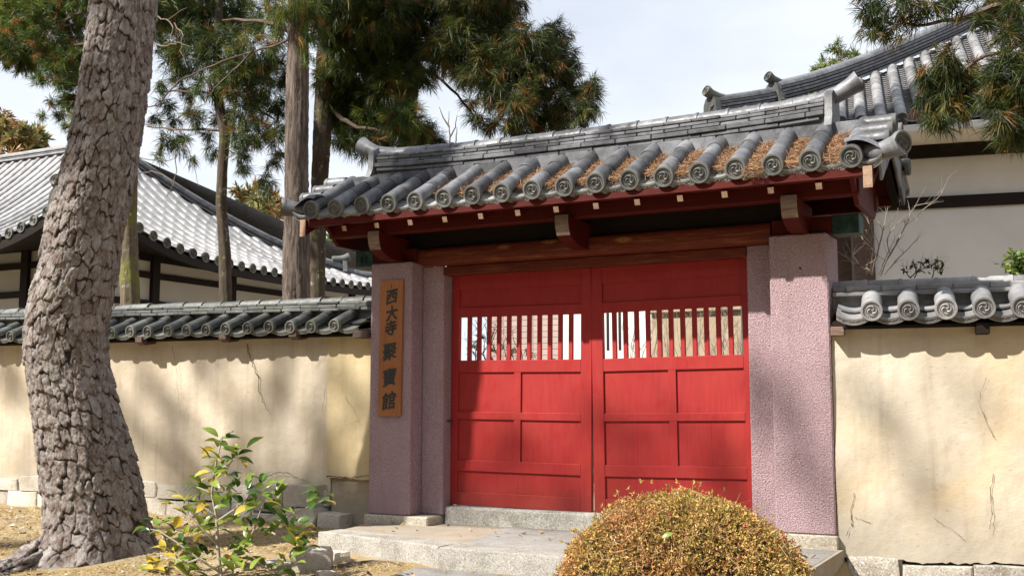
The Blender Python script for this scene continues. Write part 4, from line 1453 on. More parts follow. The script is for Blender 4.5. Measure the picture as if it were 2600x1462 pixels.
# ------------------------------------------------------------------ the old pine
def pine_trunk():
    rows = [(-40, 226, 396), (0, 230, 392), (100, 218, 380), (200, 203, 370), (300, 188, 356), (400, 168, 344), (500, 140, 324), (600, 116, 304), (670, 108, 296),
            (740, 84, 281), (830, 68, 266), (920, 72, 270), (1000, 83, 288), (1100, 97, 319), (1200, 111, 345), (1300, 126, 364), (1370, 128, 374), (1449, 120, 382)]
    D = 10.4
    cen, rr = [], []
    for (py, l, r_) in rows:
        a, c = atd(l, py, D), atd(r_, py, D)
        cen.append((a + c) / 2); rr.append(np.linalg.norm(c - a) / 2)
    cen, rr = np.array(cen), np.array(rr)
    # continue down into the soil and up out of sight
    cen = np.vstack([cen[0] + np.array([0.15, 0.0, 2.6]), cen[0] + np.array([0.08, 0, 1.2]), cen, cen[-1] + np.array([0, 0, -0.22]), cen[-1] + np.array([0, 0, -0.40])])[::-1]
    rr = np.concatenate([[rr[0] * 0.8, rr[0] * 0.9], rr, [rr[-1] * 1.05, rr[-1] * 1.1]])[::-1]
    zz = cen[:, 2]
    NV, NU = 800, 300
    # dense rows where the picture sees it
    zq = np.linspace(zz[0], zz[-1], NV)
    C = np.stack([np.interp(zq, zz, cen[:, i]) for i in range(3)], 1)
    R = np.interp(zq, zz, rr)
    ker = np.hanning(41); ker /= ker.sum()
    for i in range(2):
        C[:, i] = np.convolve(np.pad(C[:, i], 20, 'edge'), ker, 'valid')
    R = np.convolve(np.pad(R, 20, 'edge'), ker, 'valid')
    th_ = np.linspace(0, 2 * np.pi, NU, endpoint=False)
    TH, ZQ = np.meshgrid(th_, zq)
    # plate bark: jittered cells taller than wide, with smaller flakes on top of the plates
    r_ = np.random.default_rng(11)

    def smooth_field(fu, fw, ns=5):
        f = np.zeros(TH.shape)
        for _ in range(ns):
            a, c, p, q = r_.integers(1, fu + 1), r_.uniform(0.3, 1) * fw, r_.uniform(0, 6.28), r_.choice((-1, 1))
            f += np.sin(a * TH * q + c * ZQ + p)
        return f / ns ** 0.5

    def cells(nc, ch, warp, seed, aw):
        r2_ = np.random.default_rng(seed)
        u = TH / (2 * np.pi) * nc + warp * smooth_field(nc * 1.2, 5.0 / ch)
        w = ZQ / ch + warp * smooth_field(nc * 1.2, 5.0 / ch)
        nw = int(zq[-1] / ch) + 24
        J = r2_.uniform(0.16, 0.84, (nw, nc, 2)); Pn = r2_.random((nw, nc, 2))
        f1 = np.full(u.shape, 9.0); f2 = np.full(u.shape, 9.0); ci = np.zeros(u.shape, int); cj = np.zeros(u.shape, int); ly = np.zeros(u.shape); lx = np.zeros(u.shape)
        iu, iw = np.floor(u).astype(int), np.floor(w).astype(int)
        for du in (-1, 0, 1):
            for dw in (-1, 0, 1):
                a, c = iu + du, iw + dw
                am, cm = a % nc, (c + 10) % nw
                ex, ey = u - (a + J[cm, am, 0]), w - (c + J[cm, am, 1])
                d = (np.abs(ex) ** 2.6 + np.abs(ey * aw) ** 2.6) ** (1 / 2.6)
                sw = d < f1
                f2 = np.where(sw, f1, np.minimum(f2, d))
                ly = np.where(sw, ey, ly); lx = np.where(sw, ex, lx)
                ci = np.where(sw, cm, ci); cj = np.where(sw, am, cj)
                f1 = np.where(sw, d, f1)
        return f2 - f1, Pn[ci, cj, 0], Pn[ci, cj, 1], lx, ly
    e, pr, ph, lx, ly = cells(27, 0.15, 0.13, 3, 0.85)
    e2, pr2, ph2, lx2, ly2 = cells(58, 0.05, 0.2, 4, 0.8)
    wd = np.clip(0.12 + 0.09 * smooth_field(16, 26), 0.05, 0.3)
    plate = np.clip(e / wd, 0, 1)
    cs_ = np.clip(0.78 + 0.45 * smooth_field(9, 9), 0.2, 1)
    plate = 1 - (1 - plate * plate * (3 - 2 * plate)) * cs_
    flake = np.clip(e2 / 0.10, 0, 1)
    up = np.clip((ZQ - 2.2) / 2.2, 0, 1)
    amp = 0.021 * (1 - 0.35 * up)
    rough_ = r_.standard_normal(TH.shape)
    rough_ = (rough_ + np.roll(rough_, 1, 0) + np.roll(rough_, 1, 1) + np.roll(rough_, -1, 0)) / 2
    disp = plate * (amp * (0.45 + 0.75 * ph) + 0.007 * np.floor(ph2 * 4) / 4 * flake + 0.003 * flake) - (ly * 0.014 + lx * 0.006 * np.sign(pr - .5)) * plate + rough_ * 0.0022
    pr = np.clip(0.5 * pr + 0.5 * pr2, 0, 1)
    plate = plate * (0.72 + 0.28 * flake)
    # buttress flare and roots at the foot
    zg = -0.30
    fl = np.exp(-np.clip(ZQ - zg, -0.3, 9) / 0.17)
    lob = 0.75 + 0.35 * np.sin(TH * 3 + 0.4) + 0.22 * np.sin(TH * 7 + 1.0) + 0.10 * np.sin(TH * 13 + 2.0) + 0.3 * np.cos(TH - 3.9)
    rad_ = R[:, None] * (1 + 0.02 * np.sin(TH * 3 + ZQ * 1.3) + 0.02 * np.sin(TH * 5 - ZQ * 2)) - 0.02 + disp + np.minimum(fl, 2.4) * 0.16 * np.clip(lob, 0, 2)
    V = np.stack([C[:, 0][:, None] + rad_ * np.cos(TH), C[:, 1][:, None] + rad_ * np.sin(TH), ZQ], -1).reshape(-1, 3)
    ii = np.arange(NV * NU).reshape(NV, NU)
    q = np.stack([ii[:-1], np.roll(ii, -1, 1)[:-1], np.roll(ii, -1, 1)[1:], ii[1:]], -1).reshape(-1, 4)
    tint = np.stack([pr.ravel(), (1 - plate.ravel()) * 0.9, ph.ravel()], 1)
    return V, q, tint, C, zq


V, q, tint, PC, PZ = pine_trunk()
PINE = thing('pine_tree', 'old leaning pine with thick grey scaly bark in the left foreground', 'tree', (PC[0][0], PC[0][1], -0.32))
put('trunk', fast_mesh('trunk', V, q, M['pine_bark'], tint, smooth=True), PINE)


def bark_root(pts, rs, name='root', parent=PINE):
    """a root as a knobbly tube with the pine's bark"""
    P = [Vector(p) for p in pts]
    NN, NU = 130, 64
    ts = np.linspace(0, len(P) - 1, NN)
    C = np.stack([np.interp(ts, range(len(P)), [p[i] for p in P]) for i in range(3)], 1)
    R = np.interp(ts, range(len(P)), rs)
    Dv = np.gradient(C, axis=0); Dv = unit(Dv)
    sdv = unit(np.cross(Dv, np.array([0, 0, 1.0]))); upv = np.cross(sdv, Dv)
    th_ = np.linspace(0, 2 * np.pi, NU, endpoint=False)
    nr = rng.standard_normal((NN, NU)); nr = (nr + np.roll(nr, 1, 0) + np.roll(nr, 2, 0) + np.roll(nr, -1, 0)) / 2
    rel = 1 + 0.11 * np.sin(th_[None] * 6 + 1.5 * np.sin(ts[:, None] * 3)) + 0.07 * np.sin(th_[None] * 11 - ts[:, None] * 3) + 0.06 * np.sin(ts[:, None] * 11 + 2 * np.sin(th_[None] * 3)) + 0.07 * nr
    rr = R[:, None] * rel
    V = C[:, None] + sdv[:, None] * (rr * np.cos(th_))[..., None] + upv[:, None] * (rr * np.sin(th_) * 0.75)[..., None]
    ii = np.arange(NN * NU).reshape(NN, NU)
    q = np.stack([ii[:-1], np.roll(ii, -1, 1)[:-1], np.roll(ii, -1, 1)[1:], ii[1:]], -1).reshape(-1, 4)
    tt = np.stack([np.clip(0.5 + 0.3 * np.sin(ts[:, None] * 9 + th_[None] * 4), 0, 1).ravel(), np.clip((0.97 - rel) * 4.5, 0, 0.95).ravel(), np.zeros(NN * NU)], 1)
    return put(name, fast_mesh(name, V.reshape(-1, 3), q, M['pine_bark'], tt, smooth=True), parent)


bc = PC[np.searchsorted(PZ, -0.2)]
def gp(px, py, dz=0.0, z=-0.3):
    p = atp(px, py, 'Z', z)
    return (p[0], p[1], gz(p[0], p[1]) + dz)
bark_root([(bc[0] - 0.1, bc[1] - 0.15, -0.12), gp(120, 1400, 0.05), gp(50, 1420, 0.02), gp(-20, 1430, 0.0), gp(-90, 1440, -0.05)], [0.24, 0.18, 0.14, 0.1, 0.05])

# ------------------------------------------------------------------ foliage tools
PAL = {
    'cedar': [((0.026, 0.047, 0.008), 0.45), ((0.065, 0.092, 0.013), 0.31), ((0.125, 0.13, 0.02), 0.17), ((0.17, 0.085, 0.02), 0.07)],
    'cedar_rust': [((0.026, 0.041, 0.008), 0.46), ((0.06, 0.072, 0.012), 0.3), ((0.12, 0.1, 0.018), 0.14), ((0.18, 0.085, 0.02), 0.10)],
    'cypress': [((0.035, 0.065, 0.01), 0.38), ((0.085, 0.13, 0.018), 0.35), ((0.16, 0.18, 0.03), 0.15), ((0.26, 0.12, 0.025), 0.12)],
    'pine': [((0.06, 0.1, 0.025), 0.4), ((0.14, 0.17, 0.04), 0.35), ((0.22, 0.2, 0.06), 0.25)],
    'near': [((0.035, 0.055, 0.012), 0.44), ((0.075, 0.085, 0.016), 0.27), ((0.13, 0.095, 0.02), 0.17), ((0.17, 0.08, 0.02), 0.12)],
    'autumn': [((0.2, 0.17, 0.06), 0.4), ((0.27, 0.16, 0.07), 0.35), ((0.14, 0.16, 0.06), 0.25)],
    'green': [((0.1, 0.16, 0.03), 0.5), ((0.2, 0.24, 0.06), 0.3), ((0.05, 0.09, 0.02), 0.2)],
}


def pal(name, n_):
    cols = np.array([c for c, w in PAL[name]]); ws = np.array([w for c, w in PAL[name]])
    return cols[rng.choice(len(cols), n_, p=ws / ws.sum())]


def tufts(cen, axis, nb, ln, spread, width, droop, colors, cjit=0.25):
    """sprays of thin tapering blades; cen (n,3) axis (n,3)"""
    n_ = len(cen)
    T = np.repeat(np.arange(n_), nb)
    ax = axis[T]
    d = unit(ax + rng.standard_normal((n_ * nb, 3)) * spread + np.array([0, 0, -droop]) * rng.random((n_ * nb, 1)))
    L_ = ln * rng.uniform(0.55, 1.1, (n_ * nb, 1))
    back = rng.uniform(0, 0.75, (n_ * nb, 1))
    base = cen[T] - ax * ln * 0.5 + ax * ln * back * 0.7 + rng.standard_normal((n_ * nb, 3)) * ln * 0.06
    sd = unit(np.cross(d, rng.standard_normal((n_ * nb, 3)))) * width / 2
    mid = base + d * L_ * 0.55
    tip = base + d * L_ + np.array([0, 0, -1.0]) * L_ * droop * 0.16
    v = np.stack([base - sd * 0.5, base + sd * 0.5, mid + sd, tip, mid - sd], 1).reshape(-1, 3)
    k = np.arange(n_ * nb)[:, None] * 5
    f = np.concatenate([k + np.array([[0, 1, 2]]), k + np.array([[0, 2, 4]]), k + np.array([[4, 2, 3]])], 1).reshape(-1, 3)
    c = colors[T] * (1 + cjit * rng.standard_normal((n_ * nb, 1))).clip(0.4, 1.8)
    return v, f, np.repeat(c, 5, 0)


def clump_tufts(cl, dens, nb, ln, spread, width, droop, palname, outw=0.8, flat=1.0):
    """cl: list of (centre, radius)"""
    V, F, C = [], [], []
    k = 0
    for (c, r) in cl:
        n_ = max(4, int(dens * (r / 0.4) ** 2))
        p = unit(rng.standard_normal((n_, 3))) * (rng.random((n_, 1)) ** 0.45) * r * np.array([1, 1, flat])
        ax = unit(p / r * outw + rng.standard_normal((n_, 3)) * 0.35 + np.array([0, 0, -0.25 * droop]))
        col = pal(palname, n_)
        ctone = rng.uniform(0.75, 1.25)
        v, f, cc = tufts(np.asarray(c) + p, ax, nb, ln, spread, width, droop, col * ctone)
        V.append(v); F.append(f + k); C.append(cc); k += len(v)
    return np.concatenate(V), np.concatenate(F), np.concatenate(C)


def px_clumps(lst, Yp, jy=0.6):
    out = []
    for (x, y, r) in lst:
        yy = Yp + rnd.uniform(-jy, jy)
        c = atp(x, y, 'Y', yy)
        dep = np.dot(c - CAM_O, FW)
        out.append((c, r * KPX * dep / CAM_F))
    return out


def px_line(lst, Yp):
    return [tuple(atp(x, y, 'Y', Yp + (q[2] if len(q) > 2 else 0))) for q in lst for x, y in [q[:2]]]


def limb(parent, lst, Yp, r0, r1, name='limb', mat='limb', n=6):
    b = MB()
    P = px_line(lst, Yp)
    # soften the polyline
    Q = []
    for i in range(len(P) - 1):
        for k in range(3):
            t = k / 3
            Q.append(Vector(P[i]).lerp(Vector(P[i + 1]), t) + Vector((rnd.uniform(-1, 1), rnd.uniform(-1, 1), rnd.uniform(-1, 1))) * 0.012)
    Q.append(Vector(P[-1]))
    rs = [r0 + (r1 - r0) * i / (len(Q) - 1) for i in range(len(Q))]
    b.tube(Q, rs, n)
    return b.build(name, M[mat], parent, ang=60)


def trunk(parent, lst, Yp, mat, amp=0.05, n=26, zbase=-0.2):
    """lst: (x centre, y, width px); continued to the soil and up"""
    C, R = [], []
    for (x, y, w) in lst:
        c = atp(x, y, 'Y', Yp)
        C.append(c); R.append(w * KPX * np.dot(c - CAM_O, FW) / CAM_F / 2)
    C = C[::-1]; R = R[::-1]          # now low to high
    if C[0][2] > zbase:
        b0 = C[0].copy(); b0[2] = zbase
        C.insert(0, b0); R.insert(0, R[0] * 1.15)
    C, R = np.array(C), np.array(R)
    NV = 160
    zq = np.linspace(C[0, 2], C[-1, 2], NV)
    cx, cy, rq = (np.interp(zq, C[:, 2], a) for a in (C[:, 0], C[:, 1], R))
    th_ = np.linspace(0, 2 * np.pi, n, endpoint=False)
    rel = 1 + amp * np.sin(th_[None] * 7 + np.sin(zq[:, None] * 2) * 2) + amp * 0.8 * np.sin(th_[None] * 11 - zq[:, None] * 1.1) + amp * 0.4 * rng.standard_normal((NV, n))
    V = np.stack([cx[:, None] + rq[:, None] * rel * np.cos(th_), cy[:, None] + rq[:, None] * rel * np.sin(th_), np.repeat(zq[:, None], n, 1)], -1).reshape(-1, 3)
    ii = np.arange(NV * n).reshape(NV, n)
    q = np.stack([ii[:-1], np.roll(ii, -1, 1)[:-1], np.roll(ii, -1, 1)[1:], ii[1:]], -1).reshape(-1, 4)
    return put('trunk', fast_mesh('trunk', V, q, M[mat], smooth=True), parent)


def tree(name, label, lst, Yp, mat, group='trees standing behind the left wall'):
    c = atp(lst[-1][0], lst[-1][1], 'Y', Yp)
    T = thing(name, label, 'tree', (c[0], c[1], -0.2), 0, group)
    trunk(T, lst, Yp, mat)
    return T


def crown(T, clumps, palname, dens=90, nb=22, ln=0.21, spread=0.46, width=0.0075, droop=0.7, mat='needle', name='foliage', outw=0.8, flat=1.0):
    v, f, c = clump_tufts(clumps, dens, nb, ln, spread, width, droop, palname, outw, flat)
    o = put(name, fast_mesh(name, v, f, M[mat], c), T)
    o['kind'] = 'stuff'
    return o


# cedar with the pale straight trunk
t1 = tree('cedar_tree', 'cedar with thick pale straight trunk behind the left wall beside the gate roof', [(750, -60, 50), (750, 100, 51), (748, 250, 56), (746, 450, 60), (746, 600, 63), (745, 760, 66)], 2.2, 'cedar')
crown(t1, px_clumps([(775, 30, 50), (700, 30, 45), (765, 95, 32), (790, 70, 40), (720, -30, 80), (690, 110, 30), (780, 140, 22)], 2.0, 0.4), 'cypress', 80, 20, 0.2)
limb(t1, [(735, 80), (700, 62), (650, 55), (600, 50), (560, 52)], 2.2, 0.045, 0.015)
limb(t1, [(735, 95), (680, 118), (620, 135), (560, 155), (500, 180), (450, 205), (420, 240), (400, 265), (360, 275)], 2.2, 0.019, 0.008, mat='limb')
limb(t1, [(640, 125), (600, 165), (560, 205), (530, 235), (515, 250)], 2.2, 0.015, 0.007, mat='limb')
# dark companion trunk
t2 = tree('cedar_tree', 'dark mossy cedar trunk right behind the pale straight one', [(835, -40, 42), (822, 100, 44), (815, 250, 46), (805, 450, 42), (800, 600, 40), (797, 760, 38)], 4.2, 'cedar_dark')
crown(t2, px_clumps([(850, 30, 85), (940, 40, 90), (1020, 30, 70), (880, 120, 85), (960, 130, 80), (840, 200, 55), (900, 220, 85), (985, 220, 70), (870, 300, 60), (950, 310, 75), (1010, 300, 55), (905, 365, 40), (960, 370, 45), (1050, 330, 45), (840, 260, 40), (1000, 150, 70), (870, -60, 140), (860, 350, 30)], 4.0, 0.8), 'cedar', 150, 26)
limb(t2, [(815, 250), (860, 300), (900, 320), (960, 330)], 4.2, 0.05, 0.02)
limb(t2, [(820, 150), (870, 170), (930, 190)], 4.2, 0.045, 0.02)
# right cedar with the wide boughs above the gate roof
t3 = tree('cedar_tree', 'tall cedar behind the gate with broad drooping rust tinged boughs over the roof', [(1046, -40, 38), (1040, 80, 38), (1033, 220, 40), (1022, 360, 42), (1015, 500, 44)], 5.5, 'cedar_dark')
crown(t3, px_clumps([(1120, 40, 85), (1210, 30, 90), (1280, 20, 45), (1160, 110, 75), (1250, 110, 85), (1330, 110, 65), (1390, 100, 55), (1415, 150, 45), (1230, 180, 70), (1310, 195, 75), (1390, 190, 55), (1435, 205, 28),
                          (1475, 240, 42), (1470, 285, 45), (1490, 215, 22), (1300, 265, 60), (1370, 275, 65), (1420, 260, 30), (1250, 240, 45), (1330, 320, 38), (1170, 190, 38), (1110, 130, 60), (1200, 300, 24), (1060, 200, 40),
                          (1060, 110, 55), (1240, 310, 26), (1290, 320, 30), (1200, -60, 150), (1060, 350, 40), (1100, 355, 28), (1410, 305, 35), (1185, 260, 20)], 5.0, 0.9), 'cedar_rust', 140, 26)
crown(t3, [((rnd.uniform(0.3, 3.4), rnd.uniform(4.0, 6.2), rnd.uniform(8.8, 10.2)), rnd.uniform(0.5, 0.75)) for _ in range(10)] + [(np.array(RPT) + np.array(TO_SUN) / -TO_SUN[1] * rnd.uniform(4.2, 5.2), 0.62) for RPT in ((2.0, 7.8, 2.9), (1.9, 7.7, 3.6), (2.3, 7.9, 2.6), (2.6, 8.1, 3.2), (3.3, 8.2, 3.3), (4.0, 8.3, 3.3), (4.7, 8.4, 3.3), (5.3, 8.5, 3.4), (2.8, 8.1, 4.1), (3.6, 8.2, 4.2), (4.4, 8.3, 4.2), (5.1, 8.4, 4.2), (3.0, 8.1, 4.9), (4.0, 8.2, 4.9), (4.9, 8.3, 4.9), (2.9, 8.1, 2.6), (3.7, 8.2, 2.6), (4.6, 8.3, 2.6))], 'cedar_rust', 90, 14, 0.35, 0.5, 0.03)  # extra unseen clumps, added towards the sun to shade the right hall wall
limb(t3, [(1040, 80), (1120, 100), (1200, 140), (1270, 180), (1330, 200)], 5.3, 0.06, 0.02)
limb(t3, [(1036, 140), (1110, 155), (1190, 200), (1250, 250), (1300, 270), (1360, 280)], 5.3, 0.06, 0.02)
limb(t3, [(1040, 160), (1100, 190), (1150, 240), (1190, 290), (1220, 320)], 5.3, 0.03, 0.01)
# thin curving trunk in the middle
t4 = tree('cedar_tree', 'slender crooked dark trunk between the leaning pine and the pale cedar', [(552, -40, 20), (548, 90, 20), (546, 180, 22), (552, 270, 24), (566, 340, 26), (560, 420, 25), (556, 520, 27), (566, 640, 29), (568, 760, 30)], 3.2, 'cedar_dark')
crown(t4, px_clumps([(430, 30, 60), (510, 30, 70), (590, 50, 75), (660, 40, 50), (470, 95, 55), (550, 120, 65), (630, 130, 65), (695, 150, 40), (600, 195, 65), (525, 210, 45), (665, 215, 55), (690, 270, 40), (620, 270, 60), (570, 290, 40), (640, 335, 50), (690, 335, 35),
                          (405, 215, 22), (455, 180, 32), (435, 300, 22), (415, 355, 26), (450, 370, 20), (540, 380, 24), (600, 385, 30), (612, 420, 20), (690, 410, 22), (672, 455, 26), (668, 480, 18), (480, 280, 24), (500, -60, 150), (400, 90, 45), (720, 200, 30), (700, 390, 22), (440, 150, 40), (500, 160, 40), (570, 200, 40), (420, 260, 24), (480, 230, 26), (500, 300, 24), (455, 345, 22), (395, 300, 20), (400, 395, 18), (590, 340, 24), (715, 60, 40), (650, 180, 45), (705, 330, 26), (520, 340, 20), (480, 400, 14)], 3.2, 0.8), 'cedar', 95, 26, 0.2)
limb(t4, [(546, 180), (590, 230), (630, 260), (690, 300)], 3.2, 0.03, 0.012)
limb(t4, [(550, 240), (500, 232), (440, 228), (390, 232)], 3.2, 0.022, 0.01)
limb(t4, [(560, 330), (500, 325), (430, 325), (370, 318)], 3.2, 0.022, 0.01)
# mossy trunk and cypress foliage at the left
t5 = tree('cypress_tree', 'cypress with green moss on its trunk just right of the leaning pine', [(318, 200, 42), (325, 400, 42), (322, 560, 42), (328, 760, 46)], 2.2, 'mossy')
crown(t5, px_clumps([(20, 30, 60), (95, 30, 65), (170, 40, 65), (45, 95, 60), (120, 110, 60), (185, 115, 50), (10, 130, 40), (80, 150, 40), (185, 180, 42), (205, 150, 40), (190, 245, 36), (165, 260, 18), (200, 300, 28), (150, 290, 16), (130, 262, 14), (205, 340, 22), (70, -60, 120), (190, 370, 20), (215, -20, 80), (400, 20, 60), (440, 130, 30), (150, 170, 45), (100, 195, 22), (215, 215, 36), (150, 215, 20), (50, 150, 40), (110, 290, 12), (200, 330, 24), (175, 320, 14), (10, 70, 60), (60, 20, 60)], 2.5, 0.6), 'cypress', 165, 26, 0.16, 0.55, 0.0075, 0.5)
limb(t5, [(210, 30), (150, 55), (80, 60), (0, 50)], 2.4, 0.03, 0.012)
limb(t5, [(220, 110), (150, 120), (60, 110), (-10, 95)], 2.4, 0.025, 0.01)
# crown and dead twigs of the old pine (above the picture, twigs hang into it)
crown(PINE, [((-2.6 + rnd.uniform(-1.2, 1.6), -1.9 + rnd.uniform(-1.2, 1.2), rnd.uniform(7.2, 9.5)), rnd.uniform(0.35, 0.6)) for _ in range(10)], 'pine', 30, 20, 0.2, 0.7, 0.012, 0.0)
b = MB()
top = PC[-1]
for k in range(5):
    a = k * 1.3
    b.tube([(top[0], top[1], PZ[-1] - 0.1), (top[0] + 0.7 * math.cos(a), top[1] + 0.7 * math.sin(a), PZ[-1] + 0.9), (top[0] - 0.5 + 1.6 * math.cos(a), top[1] + 1.4 * math.sin(a), PZ[-1] + 1.9)], [0.2, 0.12, 0.04], 8)
b.build('limb', M['pine_bark'], PINE, ang=60)
TW = -1.2
for pts in ([(392, 40), (410, 50), (430, 45), (470, 20)], [(385, 110), (420, 115), (450, 108), (480, 118)], [(420, 50), (438, 70), (425, 100), (405, 118)], [(440, 60), (460, 90), (455, 130), (470, 170)],
            [(345, 395), (400, 405), (440, 400), (465, 360)], [(345, 440), (380, 430), (420, 445), (440, 470)], [(440, 380), (445, 430), (430, 480), (405, 510)], [(465, 360), (490, 420), (500, 470)], [(350, 310), (420, 318), (470, 345), (460, 395)]):
    limb(PINE, pts, TW, 0.0065, 0.002, 'dead_twig', 'twig', 5)

# ------------------------------------------------------------------ pine out of frame on the left whose crown dapples the walls
SH = thing('pine_tree', 'spreading pine beyond the left edge that dapples the walls with shade', 'tree', (-14.0, -12.5, -0.5))
b = MB()
b.tube([(-14.0, -12.5, -0.5), (-13.9, -12.4, 5), (-13.5, -12.2, 10.2), (-12.7, -11.8, 14.5)], [0.34, 0.29, 0.23, 0.12], 10)
b.build('trunk', M['pine_bark'], SH, ang=60)
sun = np.array(TO_SUN)
s0 = sun / -sun[1]                      # per metre towards -y
def shade_at(x, z, t):
    return np.array([x, 0.1, z]) + s0 * (t * 2.2)
cl = []
r2 = random.Random(5)
DAP = [(-8.3, 1.2, .5, 5), (-7.4, 0.7, .4, 5.5), (-6.9, 1.7, .42, 5), (-5.6, 1.25, .40, 5.2), (-5.1, 0.55, .3, 5.8), (-4.75, 1.5, .33, 5.2), (-4.2, 1.0, .34, 5.6), (-3.55, 1.45, .26, 5), (-3.3, 0.75, .28, 5.5), (-2.7, 1.2, .3, 5.3),
                     (-2.15, 1.3, .36, 5.4), (-2.2, 0.45, .3, 5.8), (-1.75, 0.7, .2, 5.2), (-1.0, 1.0, .24, 5.6), (-0.35, 0.35, .36, 5.6), (-0.15, 1.25, .28, 5.3), (0.5, 1.1, .36, 5.5), (0.6, 0.35, .4, 5.7), (1.25, 0.9, .38, 5.5), (1.35, 0.2, .35, 5.4),
                     (1.75, 1.35, .3, 5.2), (2.1, 0.95, .22, 5.6), (2.25, 0.3, .22, 5.2), (2.75, 1.15, .2, 5.6), (3.1, 0.6, .24, 5.4), (3.4, 1.3, .18, 5.7), (-6.3, 0.3, .35, 5.4), (-4.9, 2.1, .4, 5.2), (-6.2, 2.2, .4, 5.0), (-3.0, 2.2, .35, 5.4), (-7.0, 1.1, .4, 5.2), (-6.2, 1.0, .35, 5.5), (-5.3, 0.95, .35, 5.3), (-4.4, 0.6, .26, 5.7), (-3.9, 1.75, .3, 5.3), (-3.0, 0.5, .22, 5.6), (-1.9, 1.7, .34, 5.3), (-1.6, 3.9, .4, 5.0), (-0.5, 3.6, .3, 5), (-2.3, 3.7, .4, 5.2)]
for (x, z, r, t) in DAP:
    if z > 3 or x > 1.5:
        cl.append((shade_at(x, z, t), r * 0.9))
        continue
    for _ in range(3):                       # loose sprays with light between them
        cl.append((shade_at(x + r2.uniform(-.9, .9) * r, z + r2.uniform(-.9, .9) * r, t + r2.uniform(-.6, .6)), r * r2.uniform(0.28, 0.5)))
crown(SH, cl, 'pine', 34, 20, 0.2, 0.8, 0.012, 0.15)
b = MB()
for (c, r) in cl:
    b.tube([(-12.7, -11.8, 14.5), (0.5 * (-12.7 + c[0]), 0.5 * (-11.8 + c[1]), 0.5 * (14.5 + c[2]) + 0.35), tuple(c)], [0.035, 0.016, 0.005], 5)
b.build('limb', M['limb'], SH, ang=60)

# unseen grove added behind the viewer to take sky light off the shaded fronts
for k, (x, y, h, r) in enumerate(((-15, -17, 11, 3.6), (-8.5, -20, 12, 3.8), (-2, -21, 11, 3.6), (4, -20, 12, 3.8), (10.5, -18, 11, 3.8), (15.5, -12, 10, 3.4), (-20, -11, 11, 3.6), (16, -5, 9, 3.0))):
    tg = thing('broadleaf_tree', 'dense evergreen tree of the unseen grove added to block sky light, ' + ('on its far left', 'second from its left', 'third from its left', 'fourth from its left', 'before its right end', 'at its right end', 'farthest left by the wall', 'nearest the right wall')[k], 'tree', (x, y, -0.5), 0, 'unseen grove added behind the viewer')
    b = MB(); b.tube([(x, y, -0.5), (x + 0.1, y, h * 0.4), (x, y + 0.1, h * 0.8)], [0.3, 0.24, 0.1], 8); b.build('trunk', M['limb'], tg, ang=60)
    cl_ = [((x + rnd.uniform(-.6, .6) * r, y + rnd.uniform(-.6, .6) * r, h * rnd.uniform(0.18, 0.92)), r * rnd.uniform(0.4, 0.6)) for _ in range(14)]
    v, f, c = clump_tufts(cl_, 2.6, 7, 0.9, 0.9, 0.42, 0.1, 'cypress')
    put('foliage', fast_mesh('foliage', v, f, M['needle'], c), tg)['kind'] = 'stuff'

# ------------------------------------------------------------------ branches hanging in at the top right
t6 = thing('cedar_tree', 'cedar whose olive and rusty sprays hang in at the top right corner', 'tree', (6.3, -0.6, -0.3))
b = MB(); b.tube([(6.3, -0.6, -0.4), (6.2, -0.5, 3), (6.1, -0.5, 9)], [0.25, 0.22, 0.15], 12); b.build('trunk', M['cedar'], t6, ang=60)
YN = -0.9
crown(t6, px_clumps([(2190, 15, 44), (2260, 8, 48), (2330, 10, 46), (2180, 58, 32), (2235, 70, 34), (2290, 55, 30), (2260, 95, 20), (2195, 88, 20), (2400, 0, 40),
                     (2490, 20, 55), (2555, 25, 55), (2530, 85, 32), (2580, 75, 36), (2460, 50, 28)], YN, 0.2), 'near', 190, 24, 0.15, 0.34, 0.0062, 0.55)
crown(t6, px_clumps([(2380, 150, 40), (2335, 195, 36), (2395, 210, 52), (2440, 190, 36), (2345, 250, 42), (2400, 265, 46), (2370, 310, 26), (2435, 235, 28), (2345, 300, 20)], YN, 0.2), 'near', 210, 26, 0.16, 0.34, 0.0062, 0.9)
crown(t6, px_clumps([(2540, 170, 60), (2590, 200, 60), (2510, 230, 48), (2560, 260, 60), (2520, 300, 42), (2570, 330, 48), (2545, 360, 26), (2600, 120, 36), (2490, 200, 18), (2600, 300, 40)], YN - 0.2, 0.2), 'near', 210, 26, 0.16, 0.34, 0.0062, 0.8)
limb(t6, [(2700, -60), (2600, -20), (2450, 40), (2340, 62), (2250, 62)], YN, 0.03, 0.008)
limb(t6, [(2700, 60), (2620, 120), (2560, 190), (2540, 260)], YN, 0.03, 0.008)
limb(t6, [(2650, 90), (2540, 120), (2460, 150), (2400, 200), (2390, 270)], YN, 0.02, 0.006)

